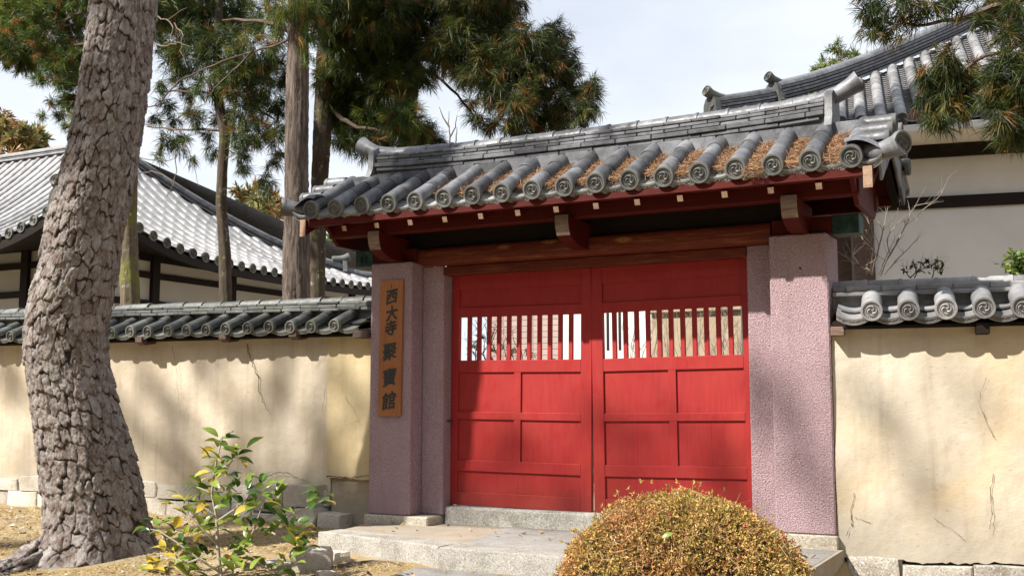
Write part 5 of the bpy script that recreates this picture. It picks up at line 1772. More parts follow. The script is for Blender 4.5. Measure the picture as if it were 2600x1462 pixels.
# ------------------------------------------------------------------ hall behind the left wall
HX, HY0, HY1, HZ, HD = -10.1, 2.95, 14.0, 3.8, 5.5
def h_rise(d):
    return 0.2 * d + 0.074 * d * d
def h_up(s, d):
    return 0.85 * math.exp(-(max(s, 0) / 1.5) ** 1.4) * math.exp(-d / 1.6)
HALL = thing('temple_hall', 'white walled hall with a sweeping pale tiled hip roof behind the left wall', 'temple hall', (-15, 8.5, -0.2))
def face_pt(face, s, d):
    """face X: slope towards +x, s = y;  face Y: slope towards -y, s = x"""
    if face == 'X':
        return (HX - d, s, HZ + h_rise(d) + h_up(s - HY0, d) + 0.6 * h_up(HY1 - s, d))
    return (s, HY0 + d, HZ + h_rise(d) + h_up(HX - s, d))
def roof_sheet(face, s0, s1, lim, ns, nd):
    vs_, fs = [], []
    for i in range(ns + 1):
        s_ = s0 + (s1 - s0) * i / ns
        dm = lim(s_)
        for k in range(nd + 1):
            d = dm * k / nd
            p = face_pt(face, s_, d)
            vs_.append((p[0], p[1], p[2] - 0.032))
    for i in range(ns):
        for k in range(nd):
            a = i * (nd + 1) + k
            fs.append((a, a + 1, a + nd + 2, a + nd + 1))
    return vs_, fs
limX = lambda y: max(0.001, min(y - HY0, HY1 - y, HD))
limY = lambda x: max(0.001, min(HX - x, HD))
b = MB(); b.add(*roof_sheet('X', HY0, HY1, limX, 60, 14)); b.build('roof_slope', M['tile_hall'], HALL, ang=0)
b = MB(); b.add(*roof_sheet('Y', -26, HX, limY, 60, 14)); b.build('roof_slope', M['tile_hall'], HALL, ang=0)
b = MB(); b.add([(-26, HY0 + HD, HZ + h_rise(HD)), (HX - HD, HY0 + HD, HZ + h_rise(HD)), (HX, HY1, HZ + 0.3), (-26, HY1, HZ)], [(0, 1, 2, 3)]); b.build('roof_slope', M['tile_hall'], HALL, ang=0)
def tile_row(face, s_, dm, r=0.064, disc=False):
    b = MB()
    n_ = 9
    vs_, fs = [], []
    nst = max(2, int(dm / 0.3))
    rings = []
    for k in range(nst):
        for (fr, q) in ((0.0, 1.08), (0.08, 1.06), (0.97, 0.94)):
            rings.append((dm * (k + fr) / nst, q * r))
    for (d, q) in rings:
        p = face_pt(face, s_, d)
        for k in range(n_ + 1):
            a = math.pi * k / n_
            off = q * math.cos(a)
            if face == 'X':
                vs_.append((p[0], p[1] + off, p[2] - 0.03 + q * math.sin(a)))
            else:
                vs_.append((p[0] + off, p[1], p[2] - 0.03 + q * math.sin(a)))
    for i in range(len(rings) - 1):
        for k in range(n_):
            fs.append((i * (n_ + 1) + k, i * (n_ + 1) + k + 1, (i + 1) * (n_ + 1) + k + 1, (i + 1) * (n_ + 1) + k))
    b.add(vs_, fs)
    p = face_pt(face, s_, 0)
    R = Matrix.Translation((p[0], p[1], p[2] - 0.02)) @ (Matrix.Rotation(math.pi / 2, 4, 'Z') if face == 'X' else Matrix.Identity(4))
    dm_ = tomoe_disc(0.098, True)
    b.cur = 1
    b.add([R @ Vector(v_) for v_ in dm_.v], dm_.f)
    return b
y = HY0 + 0.25
while y < HY1 - 0.2:
    tile_row('X', y, limX(y)).build('tile_row', [M['tile_hall'], M['tile_old_disc']], HALL, ang=45)
    y += 0.33
x = HX - 0.25
while x > -24:
    tile_row('Y', x, limY(x)).build('tile_row', [M['tile_hall'], M['tile_old_disc']], HALL, ang=45)
    x -= 0.30


def courses(parent, pts, w, hs, cap_r, mat, name='ridge_course', capname='ridge_cap'):
    z = 0.0
    for i, h in enumerate(hs):
        ww = w * (1.0 + (0.16 if i % 2 == 0 else 0.0))
        b = MB()
        b.sweep([(p[0], p[1], p[2] + z) for p in pts], [(-ww, 0.0), (ww, 0.0), (ww, h * 0.7), (-ww, h * 0.7)])
        b.build(name, mat, parent, ang=0)
        b = MB()
        b.sweep([(p[0], p[1], p[2] + z + h * 0.69) for p in pts], [(-w * 0.8, 0.0), (w * 0.8, 0.0), (w * 0.8, h * 0.32), (-w * 0.8, h * 0.32)])
        b.build('ridge_joint', M['dark_wood'], parent, ang=0)
        z += h
    b = MB()
    b.sweep([(p[0], p[1], p[2] + z) for p in pts], [(-cap_r, -0.02), (cap_r, -0.02), (cap_r * 0.92, cap_r * 0.4), (cap_r * 0.6, cap_r * 0.8), (0, cap_r), (-cap_r * 0.6, cap_r * 0.8), (-cap_r * 0.92, cap_r * 0.4)])
    b.build(capname, mat, parent, ang=50)
    return z


def ogre_tile(parent, p, dirv, w, h, mat, disc_r=0.1):
    """ridge end plate with shoulders, a scroll and a round tile above; dirv = horizontal outward direction"""
    a = math.atan2(dirv[0], -dirv[1])
    R = Matrix.Translation(p) @ Matrix.Rotation(a, 4, 'Z')
    o = [(-w * .5, 0), (-w * .56, h * .12), (-w * .42, h * .3), (-w * .4, h * .62), (-w * .28, h * .86), (0, h), (w * .28, h * .86), (w * .4, h * .62), (w * .42, h * .3), (w * .56, h * .12), (w * .5, 0)]
    b = MB(); b.prism(o, 'Y', -0.05, 0.05)
    for sx in (-1, 1):
        pts = [(sx * w * (0.06 + 0.2 * t), -0.055, h * (0.25 + 0.4 * t + 0.12 * math.sin(t * 5))) for t in (0, .25, .5, .75, 1)]
        b.tube(pts, [w * .1, w * .09, w * .075, w * .06, w * .03], 6)
    d = tomoe_disc(w * 0.2)
    b.add([Vector(v_) + Vector((0, -0.065, h * 0.22)) for v_ in d.v], d.f)
    pl = link('ridge_end_tile', b.mesh('ridge_end_tile', mat, 35), parent, R)
    b = MB()
    b.tube([(0, 0.30, h * 0.94), (0, 0.12, h * 0.97), (0, -0.02, h * 1.04), (0, -0.11, h * 1.16)], [disc_r * .85, disc_r * .9, disc_r, disc_r * 1.08], 14)
    d = tomoe_disc(disc_r * 1.08)
    Rd = Matrix.Translation((0, -0.118, h * 1.175)) @ Matrix.Rotation(-0.35, 4, 'X')
    b.add([Rd @ Vector(v_) for v_ in d.v], d.f)
    link('horn', b.mesh('horn', mat, 45), pl, R)
    return pl


def hip_pts(which, d0, d1, n_=16):
    out = []
    for i in range(n_ + 1):
        d = d0 + (d1 - d0) * i / n_
        if which == 'near':
            p = face_pt('X', HY0 + d, d)
        else:
            p = face_pt('X', HY1 - d, d)
        out.append((p[0], p[1], p[2] - 0.04))
    return out
far = hip_pts('far', 1.6, HD)
courses(HALL, far, 0.12, [0.05, 0.045, 0.045, 0.045], 0.07, M['tile'])
far2 = hip_pts('far', 0.25, 1.7, 6)
courses(HALL, far2, 0.12, [0.05, 0.04], 0.1, M['tile'])
ogre_tile(HALL, far[0], (1, 1, 0), 0.34, 0.36, M['tile_old'])
nearp = hip_pts('near', 0.62, HD)
courses(HALL, nearp, 0.15, [0.06, 0.05, 0.05, 0.05], 0.11, M['tile'])
ogre_tile(HALL, (nearp[0][0], nearp[0][1], nearp[0][2] - 0.05), (0.8, -0.6, 0), 0.46, 0.62, M['tile_old_disc'], 0.12)
kp = [face_pt('Y', -10.92, d) for d in (0.22, 0.4, 0.6, 0.8)]
courses(HALL, [(p[0], p[1], p[2] - 0.02) for p in kp], 0.11, [0.05, 0.045, 0.045], 0.08, M['tile'])
ogre_tile(HALL, (kp[0][0], kp[0][1] - 0.02, kp[0][2] - 0.03), (0.45, -0.9, 0), 0.34, 0.5, M['tile_old_disc'], 0.1)
courses(HALL, [(-26, HY0 + HD, HZ + h_rise(HD) - 0.05), (HX - HD, HY0 + HD, HZ + h_rise(HD) - 0.05)], 0.12, [0.05, 0.045, 0.045], 0.08, M['tile_pale'])
# eaves timber and walls
for (nm, face, s0, s1) in (('X', 'X', HY0, HY1), ('Y', 'Y', -26, HX)):
    b = MB()
    pts = [face_pt(face, s0 + (s1 - s0) * i / 40, 0.06) for i in range(41)]
    b.sweep([(p[0], p[1], p[2] - 0.24) for p in pts], [(-0.05, 0), (0.05, 0), (0.05, 0.14), (-0.05, 0.14)])
    b.build('eave_beam', M['dark_wood'], HALL, ang=0)
    vs_, fs = [], []
    for i in range(41):
        s_ = s0 + (s1 - s0) * i / 40
        p0 = face_pt(face, s_, 0.05)
        q = (HX - 1.35, min(max(s_, HY0 + 1.35), HY1 - 1.0)) if face == 'X' else (min(s_, HX - 1.35), HY0 + 1.35)
        vs_ += [(p0[0], p0[1], p0[2] - 0.16), (q[0], q[1], HZ + 0.18)]
    for i in range(40):
        fs.append((2 * i, 2 * i + 1, 2 * i + 3, 2 * i + 2))
    b = MB(); b.add(vs_, fs); b.build('soffit', M['dark_wood'], HALL, ang=0)
WX, WY = HX - 1.1, HY0 + 1.25
b = MB(); b.box(-25, WX, WY, 13.0, -0.2, HZ + 0.25); b.build('wall', M['greywhite'], HALL, ang=0)
for (z0, z1) in ((3.48, 3.60), (2.95, 3.07), (2.2, 2.32), (3.80, 4.02), (1.2, 1.32)):
    b = MB()
    b.box(WX, WX + 0.05, WY - 0.05, 13.05, z0, z1, 0.005)
    b.build('wall_rail', M['dark_wood'], HALL)
    b = MB()
    b.box(-25, WX - 0.003, WY - 0.05, WY - 0.003, z0 + 0.13, z1 + 0.13, 0.005)
    b.build('wall_rail', M['dark_wood'], HALL)
for y in (WY + 0.02, 5.65, 7.78, 9.9, 12.0):
    b = MB(); b.box(WX - 0.1, WX + 0.075, y - 0.1, y + 0.1, -0.2, HZ + 0.2, 0.01); b.build('post', M['dark_wood'], HALL)
for x in (-12.9, -14.6, -16.5):
    b = MB(); b.box(x - 0.1, x + 0.1, WY - 0.075, WY + 0.1, -0.2, HZ + 0.2, 0.01); b.build('post', M['dark_wood'], HALL)

# ------------------------------------------------------------------ hall behind the right wall
RA = rad(10)
RORG = Vector((2.146, 6.96, 0))
RM = Matrix.Translation(RORG) @ Matrix.Rotation(RA, 4, 'Z')
RH_ = thing('temple_hall', 'large white walled hall with dark beams and high grey tiled roof behind the right wall', 'temple hall', tuple(RORG), RA)
def rz(y):
    return 5.27 + 0.53 * y + 0.02 * y * y
XC = -2.85
def rup(x, y):
    return 0.26 * math.exp(-((x - XC) / 1.3) ** 2) * math.exp(-y / 2.0) if x > XC else 0.26
def rp_(x, y):
    return (x, y, rz(y) + rup(x, y))
def rput(b, name, mat, ang=35, par=None):
    return link(name, b.mesh(name, mat, ang), par or RH_, RM)
SPR = 0.285
RMAX = 8.0
me_rt = roll(0.083, 0.30).mesh('round_tile', M['tile_pale'], 40)
me_re = end_roll(0.085, 0.1, 0.30, -0.2).mesh('end_tile', [M['tile_pale'], M['tile']], 40)
b = MB()
ncol = 0
for i in range(-9, 13):
    x = i * SPR
    ymax = min(x - XC - 0.1, RMAX)
    if ymax < 0.3: continue
    ys_ = 0.0
    d = 0.0
    k = 0
    while ys_ < ymax - 0.12:
        sl = math.atan(0.53 + 0.04 * ys_)
        p = rp_(x, ys_)
        if k < 16:
            link('end_tile' if k == 0 else 'round_tile', me_re if k == 0 else me_rt, RH_, RM @ Matrix.Translation((p[0], p[1], p[2] + 0.0)) @ Matrix.Rotation(sl, 4, 'X'))
        ys_ += 0.288 * math.cos(sl)
        k += 1
    # stacked pan tiles of the next valley
    xm = x + SPR / 2
    ym = min(xm - XC - 0.05, RMAX)
    yy = -0.02
    seg = 6
    while yy < ym:
        vs_, fs = [], []
        for (dy, dz) in ((0, -0.02), (0, 0.0), (0.115, -0.055)):
            for q in range(seg + 1):
                u = q / seg * 2 - 1
                p = rp_(xm, yy + dy)
                vs_.append((xm + u * 0.115, p[1], p[2] + 0.02 - 0.05 * (1 - u * u) + dz - 0.53 * dy * 0.0))
        for r_ in range(2):
            for q in range(seg):
                a = r_ * (seg + 1) + q
                fs.append((a, a + 1, a + seg + 2, a + seg + 1))
        b.add(vs_, fs)
        yy += 0.1
o = rput(b, 'pan_tiles', M['tile_pale'], 30); o['kind'] = 'stuff'
b = MB()
vs_, fs = [], []
NX, NY = 24, 12
for i in range(NX + 1):
    x = XC + (6.4 - XC) * i / NX
    for k in range(NY + 1):
        y = min(RMAX, max(0.0, x - XC)) * k / NY
        vs_.append((x, y, rz(y) + rup(x, y) - 0.095))
for i in range(NX):
    for k in range(NY):
        a = i * (NY + 1) + k
        fs.append((a, a + 1, a + NY + 2, a + NY + 1))
b.add(vs_, fs)
vs_, fs = [], []
for i in range(NY + 1):                       # the slope facing left
    d = RMAX * i / NY
    vs_ += [(XC + d, d, rz(d) + rup(XC + d, d) - 0.075), (XC + d, 2 * RMAX - d, rz(d) - 0.075)]
for i in range(NY):
    fs.append((2 * i, 2 * i + 1, 2 * i + 3, 2 * i + 2))
b.add(vs_, fs)
rput(b, 'roof_deck', M['tile_old'], 0)
def rhip(d0, d1, n_=14, dz=0.0):
    out = []
    for i in range(n_ + 1):
        d = d0 + (d1 - d0) * i / n_
        p = (XC + d, d, rz(d) + rup(XC + d, d) - 0.02 + dz)
        out.append(tuple(RM @ Vector(p)))
    return out
h2 = rhip(0.98, RMAX)
courses(RH_, h2, 0.15, [0.07, 0.055, 0.055, 0.055, 0.055], 0.11, M['tile'])
h1 = rhip(0.1, 1.05, 6)
courses(RH_, h1, 0.13, [0.06, 0.05, 0.05, 0.05], 0.1, M['tile'])
dv = RM.to_3x3() @ Vector((-0.7, -0.7, 0))
ogre_tile(RH_, (h2[0][0], h2[0][1], h2[0][2] + 0.0), dv, 0.40, 0.40, M['tile_old'], 0.08)
ogre_tile(RH_, (h1[0][0], h1[0][1], h1[0][2] - 0.05), dv, 0.38, 0.38, M['tile_old'], 0.08)
b = MB(); b.box(XC, 5.2, -0.06, 0.10, 5.06, 5.16, 0.01); rput(b, 'eave_board', M['white'])
b = MB(); b.box(XC + 0.05, 5.2, 0.10, 1.0, 5.075, 5.135, 0.005); rput(b, 'soffit', M['white'])
b = MB(); b.box(-0.42, 5.2, 0.93, 0.999, 4.87, 5.07, 0.005); rput(b, 'eave_beam', M['dark_wood'])
b = MB(); b.box(-0.42, 5.2, 1.0, 12, -0.2, 5.07); rput(b, 'wall', M['white'], 0)
for (z0, z1) in ((4.09, 4.27), (2.2, 2.36)):
    b = MB(); b.box(-0.44, 5.2, 0.95, 1.05, z0, z1, 0.005); rput(b, 'wall_rail', M['dark_wood'])
b = MB(); b.box(-0.72, -0.42, 0.9, 1.3, -0.2, 5.0, 0.01); rput(b, 'corner_post', M['brown_wood'])
b = MB(); b.box(-2.6, -0.72, 2.4, 2.5, -0.2, 5.0); rput(b, 'wall', M['greywhite'], 0)
b = MB(); b.box(-1.2, -0.76, 1.9, 2.0, -0.2, 4.6, 0.01); rput(b, 'wooden_screen', M['brown_wood'])

# ------------------------------------------------------------------ museum block seen through the lattice
YM = 15.0
xl, xr = atp(1228, 850, 'Y', YM)[0], atp(1437, 850, 'Y', YM)[0]
MU = thing('museum_building', 'low white building with pinkish tiled wall seen through the gate lattice', 'building', ((xl + xr) / 2, YM + 1, -0.2))
b = MB(); b.box(xl, xr, YM, YM + 3.0, -0.2, 4.6); b.build('wall', M['joint'], MU, ang=0)
th, tw = 0.148, 0.42
b = MB(); b.box(-tw / 2 + 0.006, tw / 2 - 0.006, -0.012, 0.0, 0.006, th - 0.006, 0.003)
me = b.mesh('cladding_tile', M['cladding'])
nxt = int((xr - xl) / tw)
for i in range(nxt):
    for k in range(17):
        link('cladding_tile', me, MU, Matrix.Translation((xl + (i + 0.5) * tw + 0.02, YM - 0.001, 1.6 + k * th)))
wx1 = atp(1640, 850, 'Y', YM - 0.5)[0]
b = MB(); b.box(xr + 0.003, wx1, YM - 0.5, YM + 3, -0.2, 4.6, 0.01); b.build('white_wall', M['white'], MU)
for px in (1529, 1559):
    sxp = atp(px, 830, 'Y', YM - 0.5)[0]
    b = MB(); b.box(sxp - 0.03, sxp + 0.03, YM - 0.512, YM - 0.502, 2.4, 4.2); b.build('window_slit', M['slit'], MU, ang=0)

gx0, gx1 = atp(1640, 850, 'Y', 12)[0], atp(1905, 850, 'Y', 12)[0]
b = MB(); b.box(gx0, gx1, 12, 12.3, -0.2, 3.0, 0.01); b.box(gx0 - 0.05, gx1 + 0.05, 11.9, 12.4, 3.0, 3.12, 0.02)
tag(b.build('garden_wall', M['rubble']), 'dim beige garden wall behind the bare twigs in the right door lattice', 'wall')


def bare_shrub(name, label, strokes, Yp, mat, r0, leafcol=None, cat='shrub', nleaf=0):
    p = atp(*strokes[0][0][:2], 'Y', Yp)
    T = thing(name, label, cat, (p[0], p[1], -0.15))
    b = MB()
    for s_ in strokes:
        P = px_line(s_, Yp)
        Q = []
        for i in range(len(P) - 1):
            for k in range(3):
                Q.append(Vector(P[i]).lerp(Vector(P[i + 1]), k / 3) + Vector((rnd.uniform(-1, 1), rnd.uniform(-1, 1), rnd.uniform(-1, 1))) * r0 * 0.9)
        Q.append(Vector(P[-1]))
        rs = [r0 * (s_[0][2] if len(s_[0]) > 2 else 1) * (1 - 0.8 * i / (len(Q) - 1)) for i in range(len(Q))]
        b.tube(Q, rs, 5)
        # side twigs
        for k in range(2, len(Q) - 1, 2):
            d = (Q[k] - Q[k - 1]).normalized()
            for _ in range(2):
                e = (d + Vector((rnd.uniform(-1, 1), rnd.uniform(-.6, .6), rnd.uniform(-.5, 1)))).normalized()
                l_ = rnd.uniform(0.06, 0.2)
                b.tube([Q[k], Q[k] + e * l_ * 0.5 + Vector((0, 0, 0.01)), Q[k] + e * l_], [rs[k] * 0.5, rs[k] * 0.4, rs[k] * 0.15], 4)
    b.build('branches', M[mat], T, ang=60)
    return T


def st(lst):
    return lst
S1 = []
r3 = random.Random(31)
for k in range(46):
    x = r3.uniform(1590, 1880); y = r3.uniform(880, 915)
    S1.append([(x, 960), (x + r3.uniform(-20, 20), y), (x + r3.uniform(-40, 40), r3.uniform(780, 860)), (x + r3.uniform(-60, 60), r3.uniform(740, 800))])
bare_shrub('bare_shrub', 'tangle of pale bare twigs behind the right door lattice', S1, 4.5, 'twig', 0.007)
S2 = []
for k in range(14):
    x = r3.uniform(1160, 1330); y = r3.uniform(880, 915)
    S2.append([(x, 960), (x + r3.uniform(-15, 15), y), (x + r3.uniform(-30, 30), r3.uniform(820, 870)), (x + r3.uniform(-40, 40), r3.uniform(780, 840))])
ts = bare_shrub('garden_shrub', 'sparse dark green shrub behind the left door lattice', S2, 4.5, 'limb', 0.010)
crown(ts, px_clumps([(1250, 890, 22), (1290, 890, 24), (1330, 880, 18), (1180, 880, 20), (1205, 850, 14), (1390, 905, 12)], 4.4, 0.2), 'cedar', 60, 14, 0.12, 0.5, 0.011, 0.2)

# ------------------------------------------------------------------ plants by the right wall
SB_ = [[(2195, 690, 1.5), (2165, 668), (2130, 648), (2105, 632)], [(2195, 690, 1.2), (2205, 640), (2222, 580), (2235, 520), (2262, 455)], [(2215, 690, 1.2), (2240, 640), (2275, 570), (2300, 520), (2330, 470)],
       [(2180, 690, 1.0), (2185, 650), (2190, 610), (2180, 580), (2195, 560)], [(2160, 665, 1), (2140, 630), (2125, 612)], [(2235, 520, .8), (2230, 470), (2260, 400), (2240, 370)], [(2240, 640, .8), (2230, 600), (2260, 560), (2300, 545)],
       [(2275, 570, .8), (2320, 530), (2370, 490), (2390, 430)], [(2225, 690, .8), (2260, 650), (2300, 610), (2310, 600)], [(2205, 640, .8), (2170, 600), (2150, 560), (2160, 540)], [(2190, 685, .6), (2200, 600), (2180, 540), (2200, 480)], [(2222, 580, .6), (2255, 540), (2270, 490)], [(2300, 520, .6), (2340, 510), (2375, 470)], [(2190, 610, .6), (2165, 585), (2140, 575)], [(2210, 690, .7), (2225, 660), (2250, 600), (2245, 540)]]
bare_shrub('bare_shrub', 'bare grey branched shrub standing behind the right wall before the white hall', SB_, 1.3, 'twig', 0.008)
T = bare_shrub('leafy_twig_plant', 'low dark leaved twigs poking above the right wall coping', [[(2290, 700), (2310, 678), (2345, 665), (2360, 660)], [(2300, 700), (2320, 665), (2335, 655)], [(2345, 700), (2350, 675), (2372, 672)], [(2290, 700), (2275, 680), (2272, 672)]], 1.2, 'limb', 0.006)
V_, F_, C_ = clump_tufts([(np.array(atp(x, y, 'Y', 1.2)), 0.07) for x, y in ((2275, 678), (2300, 672), (2330, 660), (2350, 660), (2368, 668), (2320, 685), (2360, 685))], 90, 3, 0.055, 0.9, 0.022, 0.1, 'cedar')
put('leaves', fast_mesh('leaves', V_, F_, M['needle'], C_), T)['kind'] = 'stuff'
T = thing('evergreen_shrub', 'bright green leafy shrub above the coping at the right edge', 'shrub', tuple(atp(2570, 700, 'Y', 1.5)[:2]) + (-0.1,))
b = MB(); p = atp(2570, 700, 'Y', 1.5); b.tube([(p[0], p[1], -0.1), (p[0], p[1], 2.3)], [0.03, 0.015], 6); b.build('stem', M['limb'], T)
V_, F_, C_ = clump_tufts([(np.array(atp(x, y, 'Y', 1.5)), 0.14) for x, y in ((2565, 662), (2585, 655), (2548, 680), (2590, 685))], 220, 3, 0.085, 0.9, 0.035, 0.1, 'green')
put('leaves', fast_mesh('leaves', V_, F_, M['needle'], C_), T)['kind'] = 'stuff'
T = thing('roof_weed', 'small bright green weed sprouting behind the gate ridge', 'weed', tuple(atp(2040, 250, 'Y', 0.42)))
V_, F_, C_ = clump_tufts([(np.array(atp(x, y, 'Y', 0.42)), r) for x, y, r in ((2043, 238, 0.035), (2030, 252, 0.03), (2050, 250, 0.03))], 900, 3, 0.05, 0.8, 0.016, 0.0, 'green')
put('leaves', fast_mesh('leaves', V_, F_, M['needle'], C_), T)

# far trees ------------------------------------------------------------------
def far_tree(name, label, base, strokes, clumps, Yp, palname, ln, width, dens=60, nb=10, spread=1.0):
    p = atp(*base, 'Y', Yp)
    T = thing(name, label, 'tree', (p[0], p[1], -0.2), 0, 'trees far behind the halls')
    b = MB(); b.tube([(p[0], p[1], -0.2), (p[0], p[1], p[2])], [0.2, 0.05], 8); b.build('trunk', M['limb'], T)
    for s_ in strokes:
        limb(T, s_, Yp, 0.035, 0.01)
    if clumps:
        cl_ = px_clumps(clumps, Yp, 1.0)
        v, f, c = clump_tufts(cl_, dens, nb, ln, spread, width, 0.0, palname)
        put('foliage', fast_mesh('foliage', v, f, M['needle'], c), T)['kind'] = 'stuff'
    return T
far_tree('autumn_tree', 'rusty autumn tree rising behind the ridge of the left hall', (50, 400), [], [(20, 340, 40), (60, 350, 40), (100, 345, 25), (10, 300, 20), (40, 380, 40), (90, 375, 30), (-20, 330, 50)], 26, 'autumn', 0.5, 0.12, 12, 12)
far_tree('autumn_tree', 'faded brown tree showing between the crooked trunk and the pale cedar', (660, 520), [], [(620, 500, 24), (660, 520, 34), (700, 530, 30), (640, 470, 14), (685, 495, 18), (600, 480, 14)], 30, 'autumn', 0.5, 0.12, 12, 12)
far_tree('broadleaf_tree', 'sunny green tree behind the low hip end beside the left pillar', (900, 640), [], [(890, 620, 26), (920, 625, 30), (850, 590, 18), (835, 610, 16), (935, 650, 25), (870, 650, 30)], 20, 'green', 0.3, 0.1, 50, 10)
far_tree('pine_tree', 'light green pine behind the high right hip ridge', (2130, 200), [[(2130, 200), (2120, 160), (2110, 120)]], [(2060, 175, 18), (2085, 160, 22), (2100, 120, 20), (2120, 150, 24), (2150, 165, 24), (2180, 160, 22), (2200, 150, 20), (2150, 140, 18), (2090, 190, 18), (2140, 185, 25)], 18, 'pine', 0.22, 0.02, 40, 22, 0.9)
far_tree('bare_tree', 'pale leafless tree far behind the gate ridge', (1140, 380), [[(1130, 380), (1132, 340), (1128, 310), (1130, 280)], [(1132, 345), (1145, 320), (1150, 290)], [(1130, 320), (1115, 295), (1105, 270)], [(1145, 380), (1148, 340), (1150, 320)]], [], 24, 'autumn', 0.3, 0.1)

# ------------------------------------------------------------------ young camellia
CY = -2.45
cb = atp(556, 1452, 'Y', CY)
CAM_T = thing('camellia_shrub', 'young camellia with glossy green and yellowing leaves right of the leaning pine', 'shrub', (cb[0], cb[1], gz(cb[0], cb[1])))
b = MB()
ST = [[(560, 1470, 0), (552, 1420, 0), (547, 1360, .02), (545, 1300, .02), (533, 1240, 0), (540, 1180, 0), (552, 1130, .03), (560, 1098, .03)],
      [(548, 1370, 0), (515, 1335, -.1), (470, 1290, -.15), (440, 1258, -.2)], [(556, 1440, 0), (500, 1405, -.15), (440, 1360, -.2), (400, 1335, -.25), (378, 1330, -.25)],
      [(553, 1430, 0), (610, 1380, .1), (670, 1330, .15), (740, 1290, .2), (820, 1255, .25)], [(546, 1310, 0), (590, 1280, .1), (630, 1245, .12), (640, 1210, .12)],
      [(556, 1445, 0), (590, 1415, .1), (650, 1420, .2), (700, 1440, .2)], [(610, 1380, .1), (640, 1330, .1), (660, 1270, .1), (690, 1235, .1)], [(533, 1240, 0), (505, 1228, -.05), (490, 1222, -.05)],
      [(540, 1180, 0), (575, 1170, .06), (600, 1140, .06)], [(500, 1405, -.15), (470, 1415, -.2), (430, 1400, -.25), (400, 1420, -.25)], [(670, 1330, .15), (720, 1360, .2), (760, 1380, .2)], [(545, 1300, .02), (520, 1280, -.05), (500, 1270, -.05)]]
for s_ in ST:
    P = [Vector(atp(x, y, 'Y', CY + d)) for x, y, d in s_]
    main = s_ is ST[0]
    b.tube(P, [(0.019 if main else 0.010) * (1 - 0.75 * i / (len(P) - 1)) for i in range(len(P))], 6)
b.build('stem', M['pale_stem'], CAM_T, ang=60)
def leaf_mesh(mat):
    b = MB()
    prof = [(0.0, 0.002), (0.012, 0.012), (0.032, 0.0195), (0.052, 0.018), (0.07, 0.010), (0.084, 0.0)]
    vs_, fs = [], []
    for (x, w) in prof:
        z = -4.5 * (x - 0.03) ** 2
        vs_ += [(x, -w, z + w * 0.35), (x, 0, z), (x, w, z + w * 0.35)]
    for i in range(len(prof) - 1):
        fs += [(3 * i, 3 * i + 3, 3 * i + 4, 3 * i + 1), (3 * i + 1, 3 * i + 4, 3 * i + 5, 3 * i + 2)]
    b.add(vs_, fs)
    return b.mesh('leaf', mat, 60)
LM = [leaf_mesh(M['leaf_dark']), leaf_mesh(M['leaf_light']), leaf_mesh(M['leaf_yellow'])]
r4 = random.Random(3)
CLU = [(555, 1105, .3), (548, 1118, .4), (540, 1150, .4), (575, 1150, .4), (600, 1140, .1), (545, 1182, .5), (575, 1195, .1), (522, 1200, .6), (532, 1228, .5), (552, 1240, .4), (500, 1228, .5), (440, 1252, .1), (465, 1270, .6), (520, 1280, .6), (560, 1265, .5),
       (400, 1312, .2), (382, 1330, .1), (412, 1342, .7), (452, 1338, .3), (480, 1350, .3), (500, 1332, .2), (440, 1400, .7), (462, 1420, .7), (492, 1400, .3), (428, 1385, .6), (600, 1225, 0), (640, 1212, 0), (662, 1240, .2), (690, 1235, .2), (620, 1262, 0), (650, 1272, .1), (682, 1265, .1),
       (600, 1300, .2), (640, 1312, 0), (662, 1330, .1), (620, 1352, .1), (590, 1380, .1), (612, 1372, 0), (720, 1300, 0), (742, 1312, 0), (760, 1342, 0), (792, 1252, 0), (812, 1256, .2), (742, 1370, .2), (762, 1378, .2), (732, 1400, .3), (590, 1420, .1), (612, 1420, .1), (652, 1422, .1), (700, 1440, 0), (500, 1420, .4), (470, 1438, .3), (400, 1420, .6), (378, 1428, .2), (520, 1378, .2), (545, 1330, .4), (480, 1300, .5)]
for (x, y, yel) in CLU:
    c = Vector(atp(x, y, 'Y', CY + r4.uniform(-.2, .2)))
    for k in range(r4.choice((5, 6, 6, 7))):
        q = r4.random()
        mi = 2 if q < yel * 0.6 + 0.03 else (1 if q < yel * 0.6 + 0.42 + yel * 0.3 else 0)
        s_ = r4.uniform(1.25, 2.05)
        Mx = Matrix.Translation(c + Vector((r4.uniform(-.065, .065), r4.uniform(-.06, .06), r4.uniform(-.055, .055)))) @ Matrix.Rotation(r4.uniform(0, 6.28), 4, 'Z') @ Matrix.Rotation(r4.uniform(-1.0, 0.45), 4, 'Y') @ Matrix.Rotation(r4.uniform(-.7, .7), 4, 'X') @ Matrix.Scale(s_, 4)
        link('leaf', LM[mi], CAM_T, Mx)

# ------------------------------------------------------------------ clipped azalea
BC = np.array([1.80, -2.35, -0.42])
AZ = thing('azalea_bush', 'round clipped bush with small bronze and olive leaves before the red doors', 'bush', tuple(BC))
RXY, RZZ = 0.91, 0.93
def dome(n_, shrink=1.0):
    a = rng.uniform(0, 2 * np.pi, n_); h = rng.random(n_)
    z = h
    e = (1 - z ** 2.05) ** (1 / 2.0)
    lump = 1 + 0.03 * np.sin(a * 3 + z * 4) + 0.03 * np.sin(a * 7 + z * 9) + 0.025 * np.sin(a * 13 - z * 12) + 0.02 * rng.standard_normal(n_)
    p = np.stack([np.cos(a) * e * RXY * lump, np.sin(a) * e * RXY * lump, z * RZZ * (1 + 0.03 * np.sin(a * 4 + 1) + 0.03 * np.sin(a * 9 + e * 7) + 0.012 * rng.standard_normal(n_))], 1) * shrink
    nrm = unit(np.stack([np.cos(a) * e, np.sin(a) * e, z * 0.9], 1))
    return p + BC, nrm
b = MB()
vs_, fs = [], []
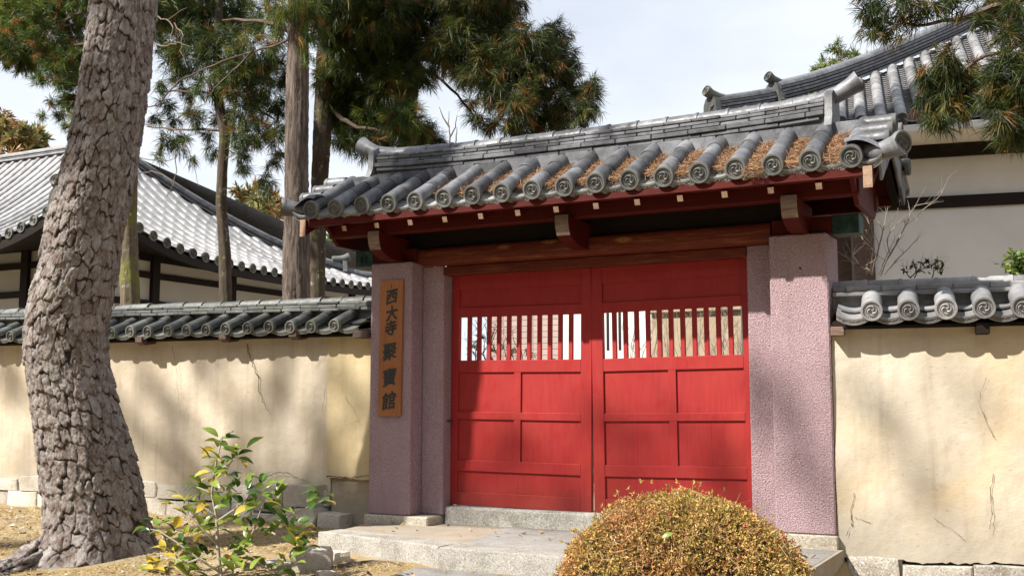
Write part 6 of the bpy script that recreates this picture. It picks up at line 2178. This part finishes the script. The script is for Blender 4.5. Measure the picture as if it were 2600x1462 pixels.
for i in range(13):
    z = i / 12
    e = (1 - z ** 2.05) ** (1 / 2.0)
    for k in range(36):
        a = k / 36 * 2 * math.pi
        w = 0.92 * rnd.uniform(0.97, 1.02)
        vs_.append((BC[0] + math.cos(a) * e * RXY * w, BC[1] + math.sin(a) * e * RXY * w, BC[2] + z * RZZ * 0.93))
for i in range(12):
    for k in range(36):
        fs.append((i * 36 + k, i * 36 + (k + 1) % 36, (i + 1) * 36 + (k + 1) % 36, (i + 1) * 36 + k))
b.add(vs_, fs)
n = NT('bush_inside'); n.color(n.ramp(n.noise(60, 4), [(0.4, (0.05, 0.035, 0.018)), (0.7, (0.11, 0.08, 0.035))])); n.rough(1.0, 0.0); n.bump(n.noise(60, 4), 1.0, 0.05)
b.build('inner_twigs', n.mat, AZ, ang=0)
p, nn = dome(26000)
p = p - nn * rng.random((len(p), 1)) ** 2 * 0.07
sel = rng.random(len(p))
patch = np.sin(p[:, 0] * 7 + p[:, 2] * 9) + np.sin(p[:, 1] * 8 - p[:, 2] * 5) + rng.standard_normal(len(p)) * 0.9
cols = np.where((patch > 1.2)[:, None], np.array([0.38, 0.19, 0.075]), np.where((patch < -0.5)[:, None], np.array([0.36, 0.29, 0.07]), np.array([0.44, 0.29, 0.095])))
cols = np.where((sel < 0.06)[:, None], np.array([0.42, 0.14, 0.09]), cols)
cols = np.where((sel > 0.93)[:, None], np.array([0.56, 0.4, 0.22]), cols)
v, f, c = tufts(p, nn, 4, 0.024, 0.95, 0.0078, 0.0, cols, 0.35)
put('leaves', fast_mesh('leaves', v, f, M['straw'], c), AZ)['kind'] = 'stuff'
p, nn = dome(900)
dd = unit(np.cross(nn, rng.standard_normal((len(p), 3))) + nn * 0.15)
v, f, c = blades(p + nn * 0.012, dd, rng.uniform(0.05, 0.18, len(p)), np.full(len(p), 0.003), np.where(rng.random((len(p), 1)) < 0.5, np.array([0.55, 0.36, 0.2]), np.array([0.42, 0.2, 0.1])))
put('caught_needles', fast_mesh('caught_needles', v, f, M['straw'], c), AZ)['kind'] = 'stuff'
p, nn = dome(260)                            # stray shoots above the clipped surface
dd = unit(nn + rng.standard_normal((len(p), 3)) * 0.4 + np.array([0, 0, 0.3]))
sl_ = rng.uniform(0.05, 0.11, len(p))
v, f, c = blades(p + dd * sl_[:, None] * 0.4, dd, sl_, np.full(len(p), 0.003), np.tile(np.array([0.3, 0.2, 0.1]), (len(p), 1)))
v2, f2, c2 = tufts(p + dd * sl_[:, None] * 0.85, dd, 7, 0.028, 0.8, 0.009, 0.0, np.tile(np.array([0.42, 0.3, 0.09]), (len(p), 1)), 0.3)
put('stray_shoots', fast_mesh('stray_shoots', v, f, M['straw'], c), AZ)['kind'] = 'stuff'
put('shoot_leaves', fast_mesh('shoot_leaves', v2, f2, M['straw'], c2), AZ)['kind'] = 'stuff'
lp = atp(1665, 1352, 'Y', -3.2)
me = LM[1].copy()
link('green_leaf', me, AZ, Matrix.Translation(tuple(lp)) @ Matrix.Rotation(0.3, 4, 'Z') @ Matrix.Rotation(-0.5, 4, 'Y') @ Matrix.Rotation(0.9, 4, 'X') @ Matrix.Scale(0.9, 4))
